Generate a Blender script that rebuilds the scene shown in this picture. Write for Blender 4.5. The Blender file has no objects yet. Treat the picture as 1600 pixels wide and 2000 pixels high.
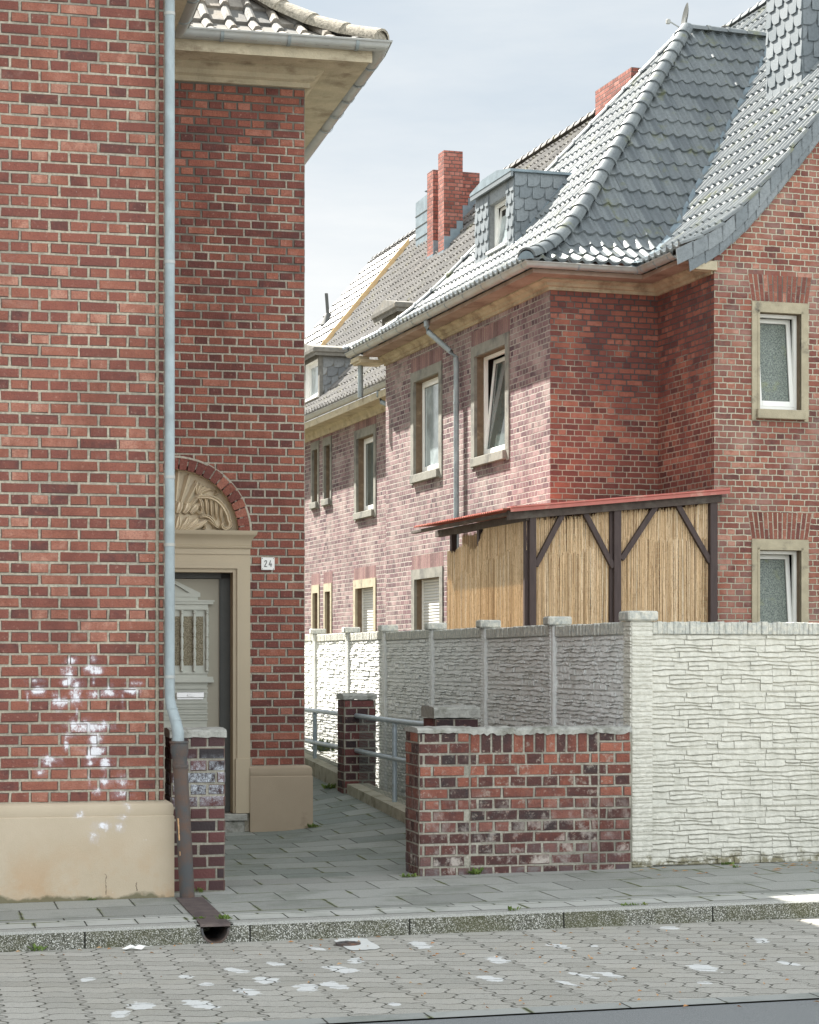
import bpy, math, random
from mathutils import Vector, Matrix
from math import sin, cos, tan, pi, radians, sqrt, atan2, floor
random.seed(7)
S = bpy.context.scene
C = S.collection
# ------------------------------------------------------------------ camera
F = 4100.0; HZ = 1295.0; CH = 1.6
cam_d = bpy.data.cameras.new('camera'); cam = bpy.data.objects.new('camera', cam_d); C.objects.link(cam)
cam.location = (0, 0, CH); cam.rotation_euler = (pi/2, 0, 0)
cam_d.sensor_fit = 'HORIZONTAL'; cam_d.sensor_width = 36; cam_d.lens = 36*F/1600
cam_d.shift_y = (HZ-1000)/1600; cam_d.clip_start = .1; cam_d.clip_end = 5000
S.camera = cam
# ------------------------------------------------------------------ light
SUN_AZ = Vector((-.685, .727)).normalized()      # horizontal direction towards the sun
SUN_EL = radians(48.5)
w = bpy.data.worlds.new('World'); S.world = w; w.use_nodes = True
nt = w.node_tree; nt.nodes.clear()
wo = nt.nodes.new('ShaderNodeOutputWorld'); bg = nt.nodes.new('ShaderNodeBackground'); nt.links.new(bg.outputs[0], wo.inputs[0])
sky = nt.nodes.new('ShaderNodeTexSky'); sky.sky_type = 'NISHITA'; sky.sun_disc = False
sky.sun_elevation = SUN_EL; sky.sun_rotation = atan2(SUN_AZ.x, SUN_AZ.y); sky.air_density = 1.0; sky.dust_density = 1.5; sky.ozone_density = 1.0
tc = nt.nodes.new('ShaderNodeTexCoord'); mp = nt.nodes.new('ShaderNodeMapping'); mp.inputs['Scale'].default_value = (1.2, 1.2, 5.5)
mp.inputs['Rotation'].default_value = (0, .25, .3)
nz = nt.nodes.new('ShaderNodeTexNoise'); nz.inputs['Scale'].default_value = 2.2; nz.inputs['Detail'].default_value = 7; nz.inputs['Roughness'].default_value = .58
nt.links.new(tc.outputs['Generated'], mp.inputs[0]); nt.links.new(mp.outputs[0], nz.inputs['Vector'])
sx = nt.nodes.new('ShaderNodeSeparateXYZ'); nt.links.new(tc.outputs['Generated'], sx.inputs[0])
mr = nt.nodes.new('ShaderNodeMapRange'); mr.inputs['From Min'].default_value = .05; mr.inputs['From Max'].default_value = .36
mr.inputs['To Min'].default_value = .50; mr.inputs['To Max'].default_value = -.10; nt.links.new(sx.outputs['Z'], mr.inputs['Value'])
ad = nt.nodes.new('ShaderNodeMath'); ad.operation = 'ADD'; nt.links.new(nz.outputs['Fac'], ad.inputs[0]); nt.links.new(mr.outputs[0], ad.inputs[1])
cr = nt.nodes.new('ShaderNodeMapRange'); cr.inputs['From Min'].default_value = .36; cr.inputs['From Max'].default_value = .80
cr.inputs['To Min'].default_value = .84; cr.inputs['To Max'].default_value = .97
nt.links.new(ad.outputs[0], cr.inputs['Value'])
mx = nt.nodes.new('ShaderNodeMix'); mx.data_type = 'RGBA'; 
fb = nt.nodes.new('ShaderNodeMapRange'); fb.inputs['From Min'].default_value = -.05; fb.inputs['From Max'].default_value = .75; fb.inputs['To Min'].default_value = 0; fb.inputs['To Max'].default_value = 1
dt = nt.nodes.new('ShaderNodeVectorMath'); dt.operation = 'DOT_PRODUCT'; dt.inputs[1].default_value = (.52, -.84, .12); nt.links.new(tc.outputs['Generated'], dt.inputs[0]); nt.links.new(dt.outputs['Value'], fb.inputs['Value'])       # added fill: unseen sky behind the camera brightened to light the shaded fronts
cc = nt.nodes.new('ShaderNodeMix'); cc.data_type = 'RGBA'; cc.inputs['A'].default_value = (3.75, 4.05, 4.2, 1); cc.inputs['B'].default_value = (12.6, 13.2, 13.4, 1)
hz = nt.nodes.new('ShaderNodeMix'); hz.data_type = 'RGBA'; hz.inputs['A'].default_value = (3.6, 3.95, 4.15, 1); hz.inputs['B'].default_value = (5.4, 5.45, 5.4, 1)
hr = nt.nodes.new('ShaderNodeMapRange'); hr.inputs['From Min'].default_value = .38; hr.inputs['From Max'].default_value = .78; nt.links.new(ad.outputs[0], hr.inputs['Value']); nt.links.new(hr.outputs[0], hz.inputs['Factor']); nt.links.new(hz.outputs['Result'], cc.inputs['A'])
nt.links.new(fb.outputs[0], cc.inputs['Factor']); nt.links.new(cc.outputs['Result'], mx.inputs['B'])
nt.links.new(cr.outputs[0], mx.inputs['Factor']); nt.links.new(sky.outputs[0], mx.inputs['A'])
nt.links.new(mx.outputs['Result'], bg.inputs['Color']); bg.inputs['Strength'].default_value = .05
sd = bpy.data.lights.new('sun', 'SUN'); sd.energy = 5.0; sd.angle = radians(.53); sd.color = (1, .95, .87)
so = bpy.data.objects.new('sun', sd); C.objects.link(so)
sv = Vector((SUN_AZ.x*cos(SUN_EL), SUN_AZ.y*cos(SUN_EL), sin(SUN_EL)))
so.rotation_euler = sv.to_track_quat('Z', 'Y').to_euler(); so.location = (-20, 20, 30)
S.view_settings.view_transform = 'Standard'; S.view_settings.look = 'None'; S.view_settings.exposure = 1.90; S.view_settings.gamma = 1
S.view_settings.use_curve_mapping = False
S.render.engine = 'CYCLES'

# ------------------------------------------------------------------ frames: u runs along the street, v away from it
class Fr:
    def __init__(s, ox, oy, vx):
        s.ox, s.oy = ox, oy; s.a = math.atan((800-vx)/F); s.c = cos(s.a); s.s = sin(s.a)
    def px2u(s, px, v): r = (px-800)/F; return (r*(s.oy+v*s.c)-s.ox+v*s.s)/(s.c-r*s.s)
    def px2v(s, px, u): r = (px-800)/F; return (s.ox+u*s.c-r*(s.oy+u*s.s))/(s.s+r*s.c)
    def D(s, u, v): return s.oy+u*s.s+v*s.c
    def z(s, py, u, v): return CH+(HZ-py)/F*s.D(u, v)
    def W(s, u, v, z=0): return Vector((s.ox+u*s.c-v*s.s, s.oy+u*s.s+v*s.c, z))
    def uv(s, x, y): x -= s.ox; y -= s.oy; return (x*s.c+y*s.s, -x*s.s+y*s.c)
LF = Fr(-1.667, 14.3, -152); RF = Fr(2.01, 30, -500)
def sst(a, b, x): x = min(1, max(0, (x-a)/(b-a))); return x*x*(3-2*x)
def gz(u, v):                       # height of the ground (left frame)
    p = LF.W(u, v)
    z = .0+.012*p.x+.002*p.y
    if v > 1.6: z += min(v-1.6, 14)*(.010+.030*min(1.25, max(0, u-1.6)))
    return z

# ------------------------------------------------------------------ mesh builder
class MB:
    def __init__(s): s.v = []; s.f = []; s.m = []; s.T = None
    def vert(s, p):
        s.v.append(tuple(s.T(*p)) if s.T else tuple(p)); return len(s.v)-1
    def face(s, ids, m=0): s.f.append(tuple(ids)); s.m.append(m)
    def poly(s, pts, m=0): s.face([s.vert(p) for p in pts], m)
    def box(s, a0, a1, b0, b1, c0, c1, m=0):
        i = [s.vert(p) for p in ((a0,b0,c0),(a1,b0,c0),(a1,b1,c0),(a0,b1,c0),(a0,b0,c1),(a1,b0,c1),(a1,b1,c1),(a0,b1,c1))]
        for q in ((0,3,2,1),(4,5,6,7),(0,1,5,4),(1,2,6,5),(2,3,7,6),(3,0,4,7)): s.face([i[k] for k in q], m)
    def bbox(s, a0, a1, b0, b1, c0, c1, r=.01, m=0):    # chamfered box
        xs = [(a0, a0+r), (a1, a1-r)]; ys = [(b0, b0+r), (b1, b1-r)]; zs = [(c0, c0+r), (c1, c1-r)]
        V = {}
        for i in (0, 1):
            for j in (0, 1):
                for k in (0, 1):
                    V[i,j,k,0] = s.vert((xs[i][0], ys[j][1], zs[k][1])); V[i,j,k,1] = s.vert((xs[i][1], ys[j][0], zs[k][1])); V[i,j,k,2] = s.vert((xs[i][1], ys[j][1], zs[k][0]))
        for i in (0, 1):
            s.face([V[i,0,0,0], V[i,1,0,0], V[i,1,1,0], V[i,0,1,0]], m)
            s.face([V[0,i,0,1], V[1,i,0,1], V[1,i,1,1], V[0,i,1,1]], m)
            s.face([V[0,0,i,2], V[1,0,i,2], V[1,1,i,2], V[0,1,i,2]], m)
        for i in (0, 1):
            for j in (0, 1):
                s.face([V[i,j,0,0], V[i,j,1,0], V[i,j,1,1], V[i,j,0,1]], m)
                s.face([V[i,0,j,0], V[i,1,j,0], V[i,1,j,2], V[i,0,j,2]], m)
                s.face([V[0,i,j,1], V[1,i,j,1], V[1,i,j,2], V[0,i,j,2]], m)
                for k in (0, 1): s.face([V[i,j,k,0], V[i,j,k,1], V[i,j,k,2]], m) if True else 0
                
    def prism(s, poly, fn, d0, d1, m=0):                # poly of (a,b); fn(a,b,d)->point
        n = len(poly); A = [s.vert(fn(a, b, d0)) for a, b in poly]; B = [s.vert(fn(a, b, d1)) for a, b in poly]
        s.face(A, m); s.face(B[::-1], m)
        for i in range(n): j = (i+1) % n; s.face([A[i], A[j], B[j], B[i]], m)
    def tube(s, path, r, n=10, m=0, cap=True):
        P = [Vector(p) for p in path]; rr = r if isinstance(r, (list, tuple)) else [r]*len(P); R = []
        up = Vector((0, 0, 1))
        for i, p in enumerate(P):
            d = (P[min(i+1, len(P)-1)]-P[max(i-1, 0)]).normalized()
            a = d.cross(up) if abs(d.z) < .9 else d.cross(Vector((0, 1, 0)))
            a.normalize(); b = d.cross(a)
            if R and False: pass
            R.append([s.vert(p+a*rr[i]*cos(2*pi*k/n)+b*rr[i]*sin(2*pi*k/n)) for k in range(n)])
        for A, B in zip(R, R[1:]):
            for k in range(n): s.face([A[k], A[(k+1) % n], B[(k+1) % n], B[k]], m)
        if cap: s.face(R[0][::-1], m); s.face(R[-1], m)
    def vtube(s, path, r, n=14, m=0):                   # near-vertical tube, rings kept horizontal
        R = []
        for i, p in enumerate(path):
            q = r[i] if isinstance(r, (list, tuple)) else r
            R.append([s.vert((p[0]+q*cos(2*pi*k/n), p[1]+q*sin(2*pi*k/n), p[2])) for k in range(n)])
        for A, B in zip(R, R[1:]):
            for k in range(n): s.face([A[k], A[(k+1) % n], B[(k+1) % n], B[k]], m)
        s.face(R[0][::-1], m); s.face(R[-1], m)
    def sweep(s, path, prof, m=0, closed_prof=True, caps=True):   # path (a,b[,z]), prof (d,z): d to the right of travel
        P = [(p[0], p[1], p[2] if len(p) > 2 else 0) for p in path]; R = []
        for i in range(len(P)):
            def nrm(a, b):
                dx, dy = b[0]-a[0], b[1]-a[1]; l = sqrt(dx*dx+dy*dy) or 1; return (dy/l, -dx/l)
            n1 = nrm(P[i-1], P[i]) if i > 0 else None; n2 = nrm(P[i], P[i+1]) if i < len(P)-1 else None
            if n1 is None: nx, ny = n2
            elif n2 is None: nx, ny = n1
            else:
                k = 1+n1[0]*n2[0]+n1[1]*n2[1]; nx, ny = (n1[0]+n2[0])/k, (n1[1]+n2[1])/k
            R.append([s.vert((P[i][0]+nx*d, P[i][1]+ny*d, P[i][2]+z)) for d, z in prof])
        n = len(prof)
        for A, B in zip(R, R[1:]):
            for k in range(n if closed_prof else n-1): s.face([A[k], A[(k+1) % n], B[(k+1) % n], B[k]], m)
        if caps and closed_prof: s.face(R[0][::-1], m); s.face(R[-1], m)
    def holes(s, a0, a1, z0, z1, hs, fn, m=0):          # flat wall with rectangular openings
        xs = sorted({a0, a1, *[h[0] for h in hs], *[h[1] for h in hs]}); zs = sorted({z0, z1, *[h[2] for h in hs], *[h[3] for h in hs]})
        xs = [x for x in xs if a0 <= x <= a1]; zs = [z for z in zs if z0 <= z <= z1]
        for x, X in zip(xs, xs[1:]):
            for z, Z in zip(zs, zs[1:]):
                cx, cz = (x+X)/2, (z+Z)/2
                if any(h[0] < cx < h[1] and h[2] < cz < h[3] for h in hs): continue
                s.poly([fn(x, z), fn(X, z), fn(X, Z), fn(x, Z)], m)
    def lathe(s, base, prof, n=12, m=0):
        s.vtube([(base[0], base[1], base[2]+z) for r, z in prof], [r for r, z in prof], n, m)

def tag(o, label=None, cat=None, group=None, kind=None):
    if label: o['label'] = label
    if cat: o['category'] = cat
    if group: o['group'] = group
    if kind: o['kind'] = kind
    return o
class Thing:
    def __init__(s, name, label, cat, fr, u, v, z, group=None):
        s.o = bpy.data.objects.new(name, None); C.objects.link(s.o); s.o.empty_display_size = .2
        s.fr = fr; s.b = (u, v, z)
        s.o.location = fr.W(u, v, z); s.o.rotation_euler = (0, 0, fr.a); tag(s.o, label, cat, group)
    def part(s, name, mb, mats, parent=None, smooth=False, label=None, fix=True):
        o = mkobj(name, mb, mats, s.b, smooth, fix)
        o.parent = parent or s.o
        if label: o['label'] = label
        return o
def mkobj(name, mb, mats, base=(0, 0, 0), smooth=False, fix=True):
    me = bpy.data.meshes.new(name)
    me.from_pydata([(x-base[0], y-base[1], z-base[2]) for x, y, z in mb.v], [], mb.f)
    mats = list(mats) if isinstance(mats, (list, tuple)) else [mats]
    while mb.m and max(mb.m) >= len(mats): mats.append(M['edge_shade'])
    for q in mats: me.materials.append(q)
    me.polygons.foreach_set('material_index', mb.m)
    if fix:
        import bmesh
        bm = bmesh.new(); bm.from_mesh(me); bmesh.ops.recalc_face_normals(bm, faces=bm.faces); bm.to_mesh(me); bm.free()
    if smooth:
        me.polygons.foreach_set('use_smooth', [True]*len(me.polygons))
        try: me.set_sharp_from_angle(angle=radians(38))
        except Exception: pass
    me.update()
    o = bpy.data.objects.new(name, me); C.objects.link(o); return o
def solo(name, mb, mats, fr, base, label, cat, group=None, smooth=False, kind=None):
    o = mkobj(name, mb, mats, base, smooth); o.location = fr.W(*base); o.rotation_euler = (0, 0, fr.a)
    return tag(o, label, cat, group, kind)
def struct(name, mb, mats, fr=None, smooth=False, fix=True):
    fr = fr or LF; o = mkobj(name, mb, mats, (0, 0, 0), smooth, fix); o.location = fr.W(0, 0, 0); o.rotation_euler = (0, 0, fr.a)
    o['kind'] = 'structure'; return o

# ------------------------------------------------------------------ materials
class N:
    def __init__(s, name):
        s.m = bpy.data.materials.new(name); s.m.use_nodes = True; s.t = s.m.node_tree; s.t.nodes.clear()
        s.out = s.t.nodes.new('ShaderNodeOutputMaterial'); s.b = s.t.nodes.new('ShaderNodeBsdfPrincipled'); s.l(s.b.outputs[0], s.out.inputs[0])
    def n(s, t, **k):
        x = s.t.nodes.new('ShaderNode'+t)
        for a, b in k.items(): setattr(x, a, b)
        return x
    def l(s, a, b): s.t.links.new(a, b)
    def put(s, sock, val):
        if hasattr(val, 'is_linked') or hasattr(val, 'links'): s.l(val, sock)
        elif isinstance(val, (tuple, list)) and sock.type == 'RGBA' and len(val) == 3: sock.default_value = (*val, 1)
        else: sock.default_value = val
    def math(s, op, a, b=None, c=None, clamp=False):
        x = s.n('Math', operation=op); x.use_clamp = clamp; s.put(x.inputs[0], a)
        if b is not None: s.put(x.inputs[1], b)
        if c is not None: s.put(x.inputs[2], c)
        return x.outputs[0]
    def mix(s, f, a, b, bt='MIX'):
        x = s.n('Mix', data_type='RGBA', blend_type=bt); s.put(x.inputs['Factor'], f); s.put(x.inputs['A'], a); s.put(x.inputs['B'], b); return x.outputs['Result']
    def mixf(s, f, a, b):
        x = s.n('Mix', data_type='FLOAT'); s.put(x.inputs[0], f); s.put(x.inputs[2], a); s.put(x.inputs[3], b); return x.outputs[0]
    def rng(s, v, a, b, c=0., d=1., sm=False):
        x = s.n('MapRange'); x.interpolation_type = 'SMOOTHSTEP' if sm else 'LINEAR'
        for i, q in enumerate((v, a, b, c, d)): s.put(x.inputs[i], q)
        return x.outputs[0]
    def noise(s, sc, det=4, rough=.55, vec=None, scale=None, w=None):
        x = s.n('TexNoise'); x.inputs['Scale'].default_value = sc; x.inputs['Detail'].default_value = det; x.inputs['Roughness'].default_value = rough
        v = vec or s.obj()
        if scale:
            q = s.n('Mapping'); q.inputs['Scale'].default_value = scale; s.l(v, q.inputs[0]); v = q.outputs[0]
        s.l(v, x.inputs['Vector']); return x.outputs['Fac']
    def obj(s):
        if not hasattr(s, '_tc'): s._tc = s.n('TexCoord')
        return s._tc.outputs['Object']
    def xyz(s, v=None):
        x = s.n('SeparateXYZ'); s.l(v or s.obj(), x.inputs[0]); return x.outputs
    def comb(s, a, b, c=0.):
        x = s.n('CombineXYZ'); s.put(x.inputs[0], a); s.put(x.inputs[1], b); s.put(x.inputs[2], c); return x.outputs[0]
    def ramp(s, f, cols):
        x = s.n('ValToRGB'); e = x.color_ramp.elements
        while len(e) < len(cols): e.new(.5)
        for i, (p, c) in enumerate(cols): e[i].position = p; e[i].color = (*c, 1)
        s.put(x.inputs[0], f); return x.outputs[0]
    def isl(s): return s.n('NewGeometry').outputs['Random Per Island']
    def done(s, col, rough=.8, bump=None, bd=.01, metal=0., spec=.35, normal=None):
        s.put(s.b.inputs['Base Color'], col); s.put(s.b.inputs['Roughness'], rough); s.put(s.b.inputs['Metallic'], metal)
        s.b.inputs['Specular IOR Level'].default_value = spec
        if bump is not None:
            x = s.n('Bump'); x.inputs['Distance'].default_value = bd; x.inputs['Strength'].default_value = 1.; s.l(bump, x.inputs['Height']); s.l(x.outputs[0], s.b.inputs['Normal'])
        return s.m
RED = [(0, (.125, .054, .048)), (.08, (.185, .070, .057)), (.45, (.245, .090, .067)), (.8, (.305, .120, .082)), (.95, (.37, .165, .118)), (1, (.44, .22, .16))]
RED2 = [(0, (.11, .045, .041)), (.14, (.165, .060, .050)), (.6, (.245, .085, .063)), (.9, (.32, .120, .080)), (1, (.38, .16, .115))]
def brick_real(name, pal, stains=0, paint=None, dark=None, efflo=None):
    m = N(name); r = m.isl(); n1 = m.noise(9, 5, .65); n2 = m.noise(70, 3, .7, scale=(1, 1, 2.2))
    f = m.math('ADD', r, m.rng(n1, .3, .7, -.16, .16), clamp=True)
    col = m.ramp(f, pal)
    col = m.mix(m.rng(n2, .50, .72, 0, .6), col, (.09, .048, .045))
    col = m.mix(m.rng(m.noise(32, 3, .6), .60, .75, 0, .45), col, (.52, .34, .27))
    so_ = m.math('MULTIPLY', m.rng(m.noise(.9, 7, .72, scale=(1.6, 1.6, .7)), .48, .68, 0, .6), 1.); col = m.mix(so_, col, tuple(c*.42 for c in pal[2][1]))
    col = m.mix(m.rng(m.noise(2.4, 5, .7), .60, .78, 0, .35), col, (.42, .33, .28))
    if dark: 
        z = m.xyz()[2]; k = m.rng(m.math('ADD', z, m.rng(m.noise(3, 4), .3, .7, -.4, .4)), dark[0], dark[1], 0., dark[2]); col = m.mix(k, col, (.12, .055, .05))
    if efflo:
        col = m.mix(m.rng(m.noise(16, 5, .75), .55, .66, 0, .55), col, (.36, .33, .28))
        z = m.xyz()[2]; k = m.math('MULTIPLY', m.rng(z, efflo[0], efflo[1], 1., 0.), m.rng(m.noise(7, 5, .7), .50, .62)); col = m.mix(m.math('MULTIPLY', k, .7), col, (.55, .5, .45))
        k2 = m.math('MULTIPLY', m.rng(z, efflo[0]-.1, efflo[0]+.55, 1., 0.), m.rng(r, .45, .6)); col = m.mix(m.math('MULTIPLY', k2, .75), col, (.07, .07, .08))
    if paint: col = paint(m, col)
    return m.done(col, .85, m.math('ADD', m.noise(55, 5, .7), m.math('MULTIPLY', n1, .5)), .010, spec=.25)
def splash(blobs, amount=.95):
    def fn(m, col):
        o = m.xyz(); p = m.comb(o[0], 0., o[2]); acc = None
        wob = m.n('TexNoise'); wob.inputs['Scale'].default_value = 14; wob.inputs['Detail'].default_value = 4; m.l(m.obj(), wob.inputs['Vector'])
        for x, z, rx, rz, st in blobs:
            a = m.math('DIVIDE', m.math('SUBTRACT', o[0], x), rx); b = m.math('DIVIDE', m.math('SUBTRACT', o[2], z), rz)
            d = m.math('ADD', m.math('MULTIPLY', a, a), m.math('MULTIPLY', b, b))
            q = m.math('MULTIPLY', m.math('POWER', 2.718, m.math('MULTIPLY', d, -1.)), st*1.08)
            acc = q if acc is None else m.math('MAXIMUM', acc, q)
        fine = m.rng(m.noise(38, 5, .75, scale=(1, 1, .7)), .3, .7, -.30, .26)
        wide = m.math('ADD', acc, m.rng(wob.outputs['Fac'], .3, .7, -.38, .26))
        halo = m.math('MULTIPLY', m.rng(m.math('ADD', wide, fine), .05, .75, 0, .40), m.rng(m.noise(200, 2, .8), .40, .58, .25, 1.))
        core = m.rng(m.math('ADD', wide, m.math('MULTIPLY', fine, 1.5)), .42, .95, 0, amount, True)
        near = m.rng(acc, .02, .12); halo = m.math('MULTIPLY', halo, near)
        return m.mix(core, m.mix(halo, col, (.56, .56, .66)), (.80, .80, .84))
    return fn
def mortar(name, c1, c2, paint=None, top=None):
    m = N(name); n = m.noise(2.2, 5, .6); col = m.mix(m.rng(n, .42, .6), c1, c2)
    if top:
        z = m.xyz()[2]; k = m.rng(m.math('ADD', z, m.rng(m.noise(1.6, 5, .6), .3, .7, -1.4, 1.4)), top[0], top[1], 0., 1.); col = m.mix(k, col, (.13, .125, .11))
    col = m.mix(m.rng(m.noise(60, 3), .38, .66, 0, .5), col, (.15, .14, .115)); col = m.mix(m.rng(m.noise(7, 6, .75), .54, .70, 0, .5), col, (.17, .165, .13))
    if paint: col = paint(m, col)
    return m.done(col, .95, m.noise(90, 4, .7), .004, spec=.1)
def ground_spots(m, col, k, blobs):
    o = m.xyz(); acc = None; nz_ = m.math('ADD', m.rng(m.noise(30, 4, .7), .3, .7, -.25, .25), m.rng(m.noise(11, 3, .6), .3, .7, -.75, .75))
    for x, y, rx, ry, a in blobs:
        dx = m.math('SUBTRACT', o[0], x); dy = m.math('SUBTRACT', o[1], y); ca, sa = cos(a), sin(a)
        p = m.math('DIVIDE', m.math('ADD', m.math('MULTIPLY', dx, ca), m.math('MULTIPLY', dy, sa)), rx); q = m.math('DIVIDE', m.math('SUBTRACT', m.math('MULTIPLY', dy, ca), m.math('MULTIPLY', dx, sa)), ry)
        d = m.math('ADD', m.math('MULTIPLY', p, p), m.math('MULTIPLY', q, q)); acc = d if acc is None else m.math('MINIMUM', acc, d)
    f = m.rng(m.math('ADD', acc, nz_), .72, .86, 1., 0.); f = m.math('MULTIPLY', f, m.rng(k, .2, .6, .25, 1.)); f = m.math('MULTIPLY', f, m.rng(m.noise(90, 3, .7), .34, .46, .55, 1.))
    return m.mix(f, col, (.66, .67, .66))
def brick_shader(name, pal, mort, hl=.125, ch=.0833, jt=.011, darktop=None, bump=.012, pale=0):
    m = N(name); o = m.xyz(); nn = m.xyz(m._tc.outputs['Normal'])
    isx = m.math('GREATER_THAN', m.math('ABSOLUTE', nn[0]), .5)
    wob = m.n('TexNoise'); wob.inputs['Scale'].default_value = 9; wob.inputs['Detail'].default_value = 3; m.l(m.obj(), wob.inputs['Vector'])
    wb = m.rng(wob.outputs['Fac'], .3, .7, -.004, .004)
    h = m.math('ADD', m.mixf(isx, o[0], o[1]), wb); z = m.math('ADD', o[2], wb)
    ry = m.math('DIVIDE', z, ch); row = m.math('FLOOR', ry); fy = m.math('FRACT', ry)
    par = m.math('FLOORED_MODULO', row, 2.); half = m.math('FLOORED_MODULO', m.math('FLOOR', m.math('DIVIDE', row, 2.)), 2.)
    wd = m.math('MULTIPLY', m.math('ADD', par, 1.), hl)
    off = m.math('MULTIPLY', par, m.math('ADD', m.math('MULTIPLY', half, hl), hl*.5))
    hx = m.math('DIVIDE', m.math('ADD', m.math('ADD', h, off), 50.), wd); colm = m.math('FLOOR', hx); fx = m.math('FRACT', hx)
    dx = m.math('MULTIPLY', m.math('MINIMUM', fx, m.math('SUBTRACT', 1., fx)), wd); dy = m.math('MULTIPLY', m.math('MINIMUM', fy, m.math('SUBTRACT', 1., fy)), ch)
    d = m.math('MINIMUM', dx, dy); d = m.math('ADD', d, m.rng(m.noise(45, 3), .3, .7, -.002, .002))
    mask = m.rng(d, jt*.5-.0015, jt*.5+.003, 0., 1.)
    wn = m.n('TexWhiteNoise'); wn.noise_dimensions = '3D'; m.l(m.comb(colm, row, isx), wn.inputs['Vector'])
    f = m.math('ADD', wn.outputs['Value'], m.rng(m.noise(11, 4, .65), .3, .7, -.15, .15), clamp=True)
    bc = m.ramp(f, pal); bc = m.mix(m.rng(m.noise(80, 3, .7), .5, .75, 0, .45), bc, (.09, .05, .05))
    if pale: bc = m.mix(m.rng(m.noise(1.7, 5, .65), .45, .66, 0, pale), bc, (.55, .47, .42))
    mo = m.mix(m.rng(m.noise(1.3, 5, .6), .42, .58), mort, tuple(c*.72 for c in mort))
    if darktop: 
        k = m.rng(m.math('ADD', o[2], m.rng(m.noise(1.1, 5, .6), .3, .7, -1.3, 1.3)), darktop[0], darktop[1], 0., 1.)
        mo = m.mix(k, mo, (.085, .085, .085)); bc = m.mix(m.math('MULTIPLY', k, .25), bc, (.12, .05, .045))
    bc = m.mix(m.rng(m.noise(1.1, 6, .7, scale=(1.6, 1.6, .7)), .50, .72, 0, .5), bc, tuple(c*.4 for c in pal[-2][1]))
    col = m.mix(mask, mo, bc)
    hgt = m.math('ADD', m.math('MULTIPLY', mask, 1.), m.math('MULTIPLY', m.noise(60, 4, .7), .35))
    return m.done(col, .85, hgt, bump, spec=.25)
def plain(name, col, rough=.7, var=.12, sc=8, bump=0, bsc=120, metal=0., spec=.35, dirt=None, scale=None):
    m = N(name); n = m.noise(sc, 5, .6, scale=scale)
    c = m.mix(m.rng(n, .3, .7), tuple(x*(1-var) for x in col), tuple(min(1, x*(1+var)) for x in col))
    if dirt: c = m.mix(m.rng(m.noise(dirt[1], 6, .65, scale=dirt[4] if len(dirt) > 4 else None), dirt[2], dirt[3], 0, .85), c, dirt[0])
    return m.done(c, rough, m.noise(bsc, 4, .65) if bump else None, bump or .01, metal, spec)
def tilemat(name, a, b, rough, moss=None, spec=.5):
    m = N(name); r = m.isl(); c = m.mix(r, a, b)
    n = m.noise(26, 4, .6); c = m.mix(m.rng(n, .45, .7, 0, .4), c, tuple(x*.6 for x in a))
    if moss: c = m.mix(m.math('MULTIPLY', m.rng(m.noise(2.6, 6, .65), moss[1], moss[1]+.12), .75), c, moss[0])
    return m.done(c, m.rng(n, .3, .7, rough-.08, rough+.12), m.noise(60, 3), .003, spec=spec)
M = {}
M['stucco_bounce'] = plain('pale_bounce_render', (.58, .57, .53), .9, .05, 3, .004, 160)  # pale finish added on the unseen side wall to bounce light onto the fence
M['stucco'] = plain('beige_render', (.47, .395, .29), .9, .05, 3, .004, 160, dirt=((.40, .30, .20), 1.6, .60, .75))
M['stucco_dark'] = plain('taupe_render', (.36, .295, .215), .9, .05, 3, .004, 160, dirt=((.24, .19, .14), 3, .62, .74))
M['surround'] = plain('beige_paint', (.455, .385, .275), .6, .03, 3, .001, 60)
M['relief'] = plain('cream_plaster', (.62, .53, .39), .75, .06, 9, .003, 90)
M['cornice'] = plain('weathered_cornice_plaster', (.47, .415, .30), .9, .16, 5, .006, 60, dirt=((.24, .19, .13), 3.2, .54, .70, (1, 1, 2.5)))
M['sandstone'] = plain('sandstone', (.40, .355, .255), .9, .14, 6, .006, 70, dirt=((.13, .12, .10), 3.6, .56, .70))
M['zinc'] = plain('zinc_sheet', (.275, .325, .34), .5, .2, 5, .003, 25, metal=.15, spec=.5, dirt=((.22, .25, .26), 9, .48, .66, (1, 1, .25)))
M['gutter'] = plain('gutter_zinc', (.37, .385, .375), .42, .12, 6, .001, 40, metal=.15, spec=.5, dirt=((.30, .27, .22), 3, .52, .7))
M['iron'] = N('cast_iron'); _m = M['iron']
_c = _m.mix(_m.rng(_m.noise(7, 5, .65), .40, .62), (.075, .078, .080), (.115, .075, .058)); _c = _m.mix(_m.rng(_m.noise(5, 5, .6), .63, .70, 0, .8), _c, (.26, .11, .06))
M['iron'] = _m.done(_c, .75, _m.noise(90, 4, .7), .003, spec=.3)
M['peel'] = plain('peeling_paint', (.62, .38, .20), .9, .3, 40)
M['coping'] = plain('cement_coping', (.36, .36, .33), .95, .2, 14, .012, 45, dirt=((.15, .15, .12), 8, .50, .68))
M['pvc'] = plain('white_pvc', (.80, .80, .77), .35, .02, 3, spec=.5)
M['wood'] = plain('dark_stained_wood', (.060, .042, .040), .65, .25, 6, .002, 40, scale=(6, 6, .6))
M['beam'] = plain('weathered_beam', (.075, .058, .050), .8, .3, 9, .003, 40, dirt=((.13, .12, .10), 4, .5, .68))
M['redmetal'] = plain('red_sheet_metal', (.40, .115, .09), .45, .12, 8, spec=.5, dirt=((.50, .27, .21), 5, .55, .7))
M['black'] = plain('dark_interior', (.025, .022, .02), .9, .1)
M['curtain'] = plain('curtain', (.40, .42, .42), .8, .12, 30, scale=(8, 8, .3))
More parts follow.
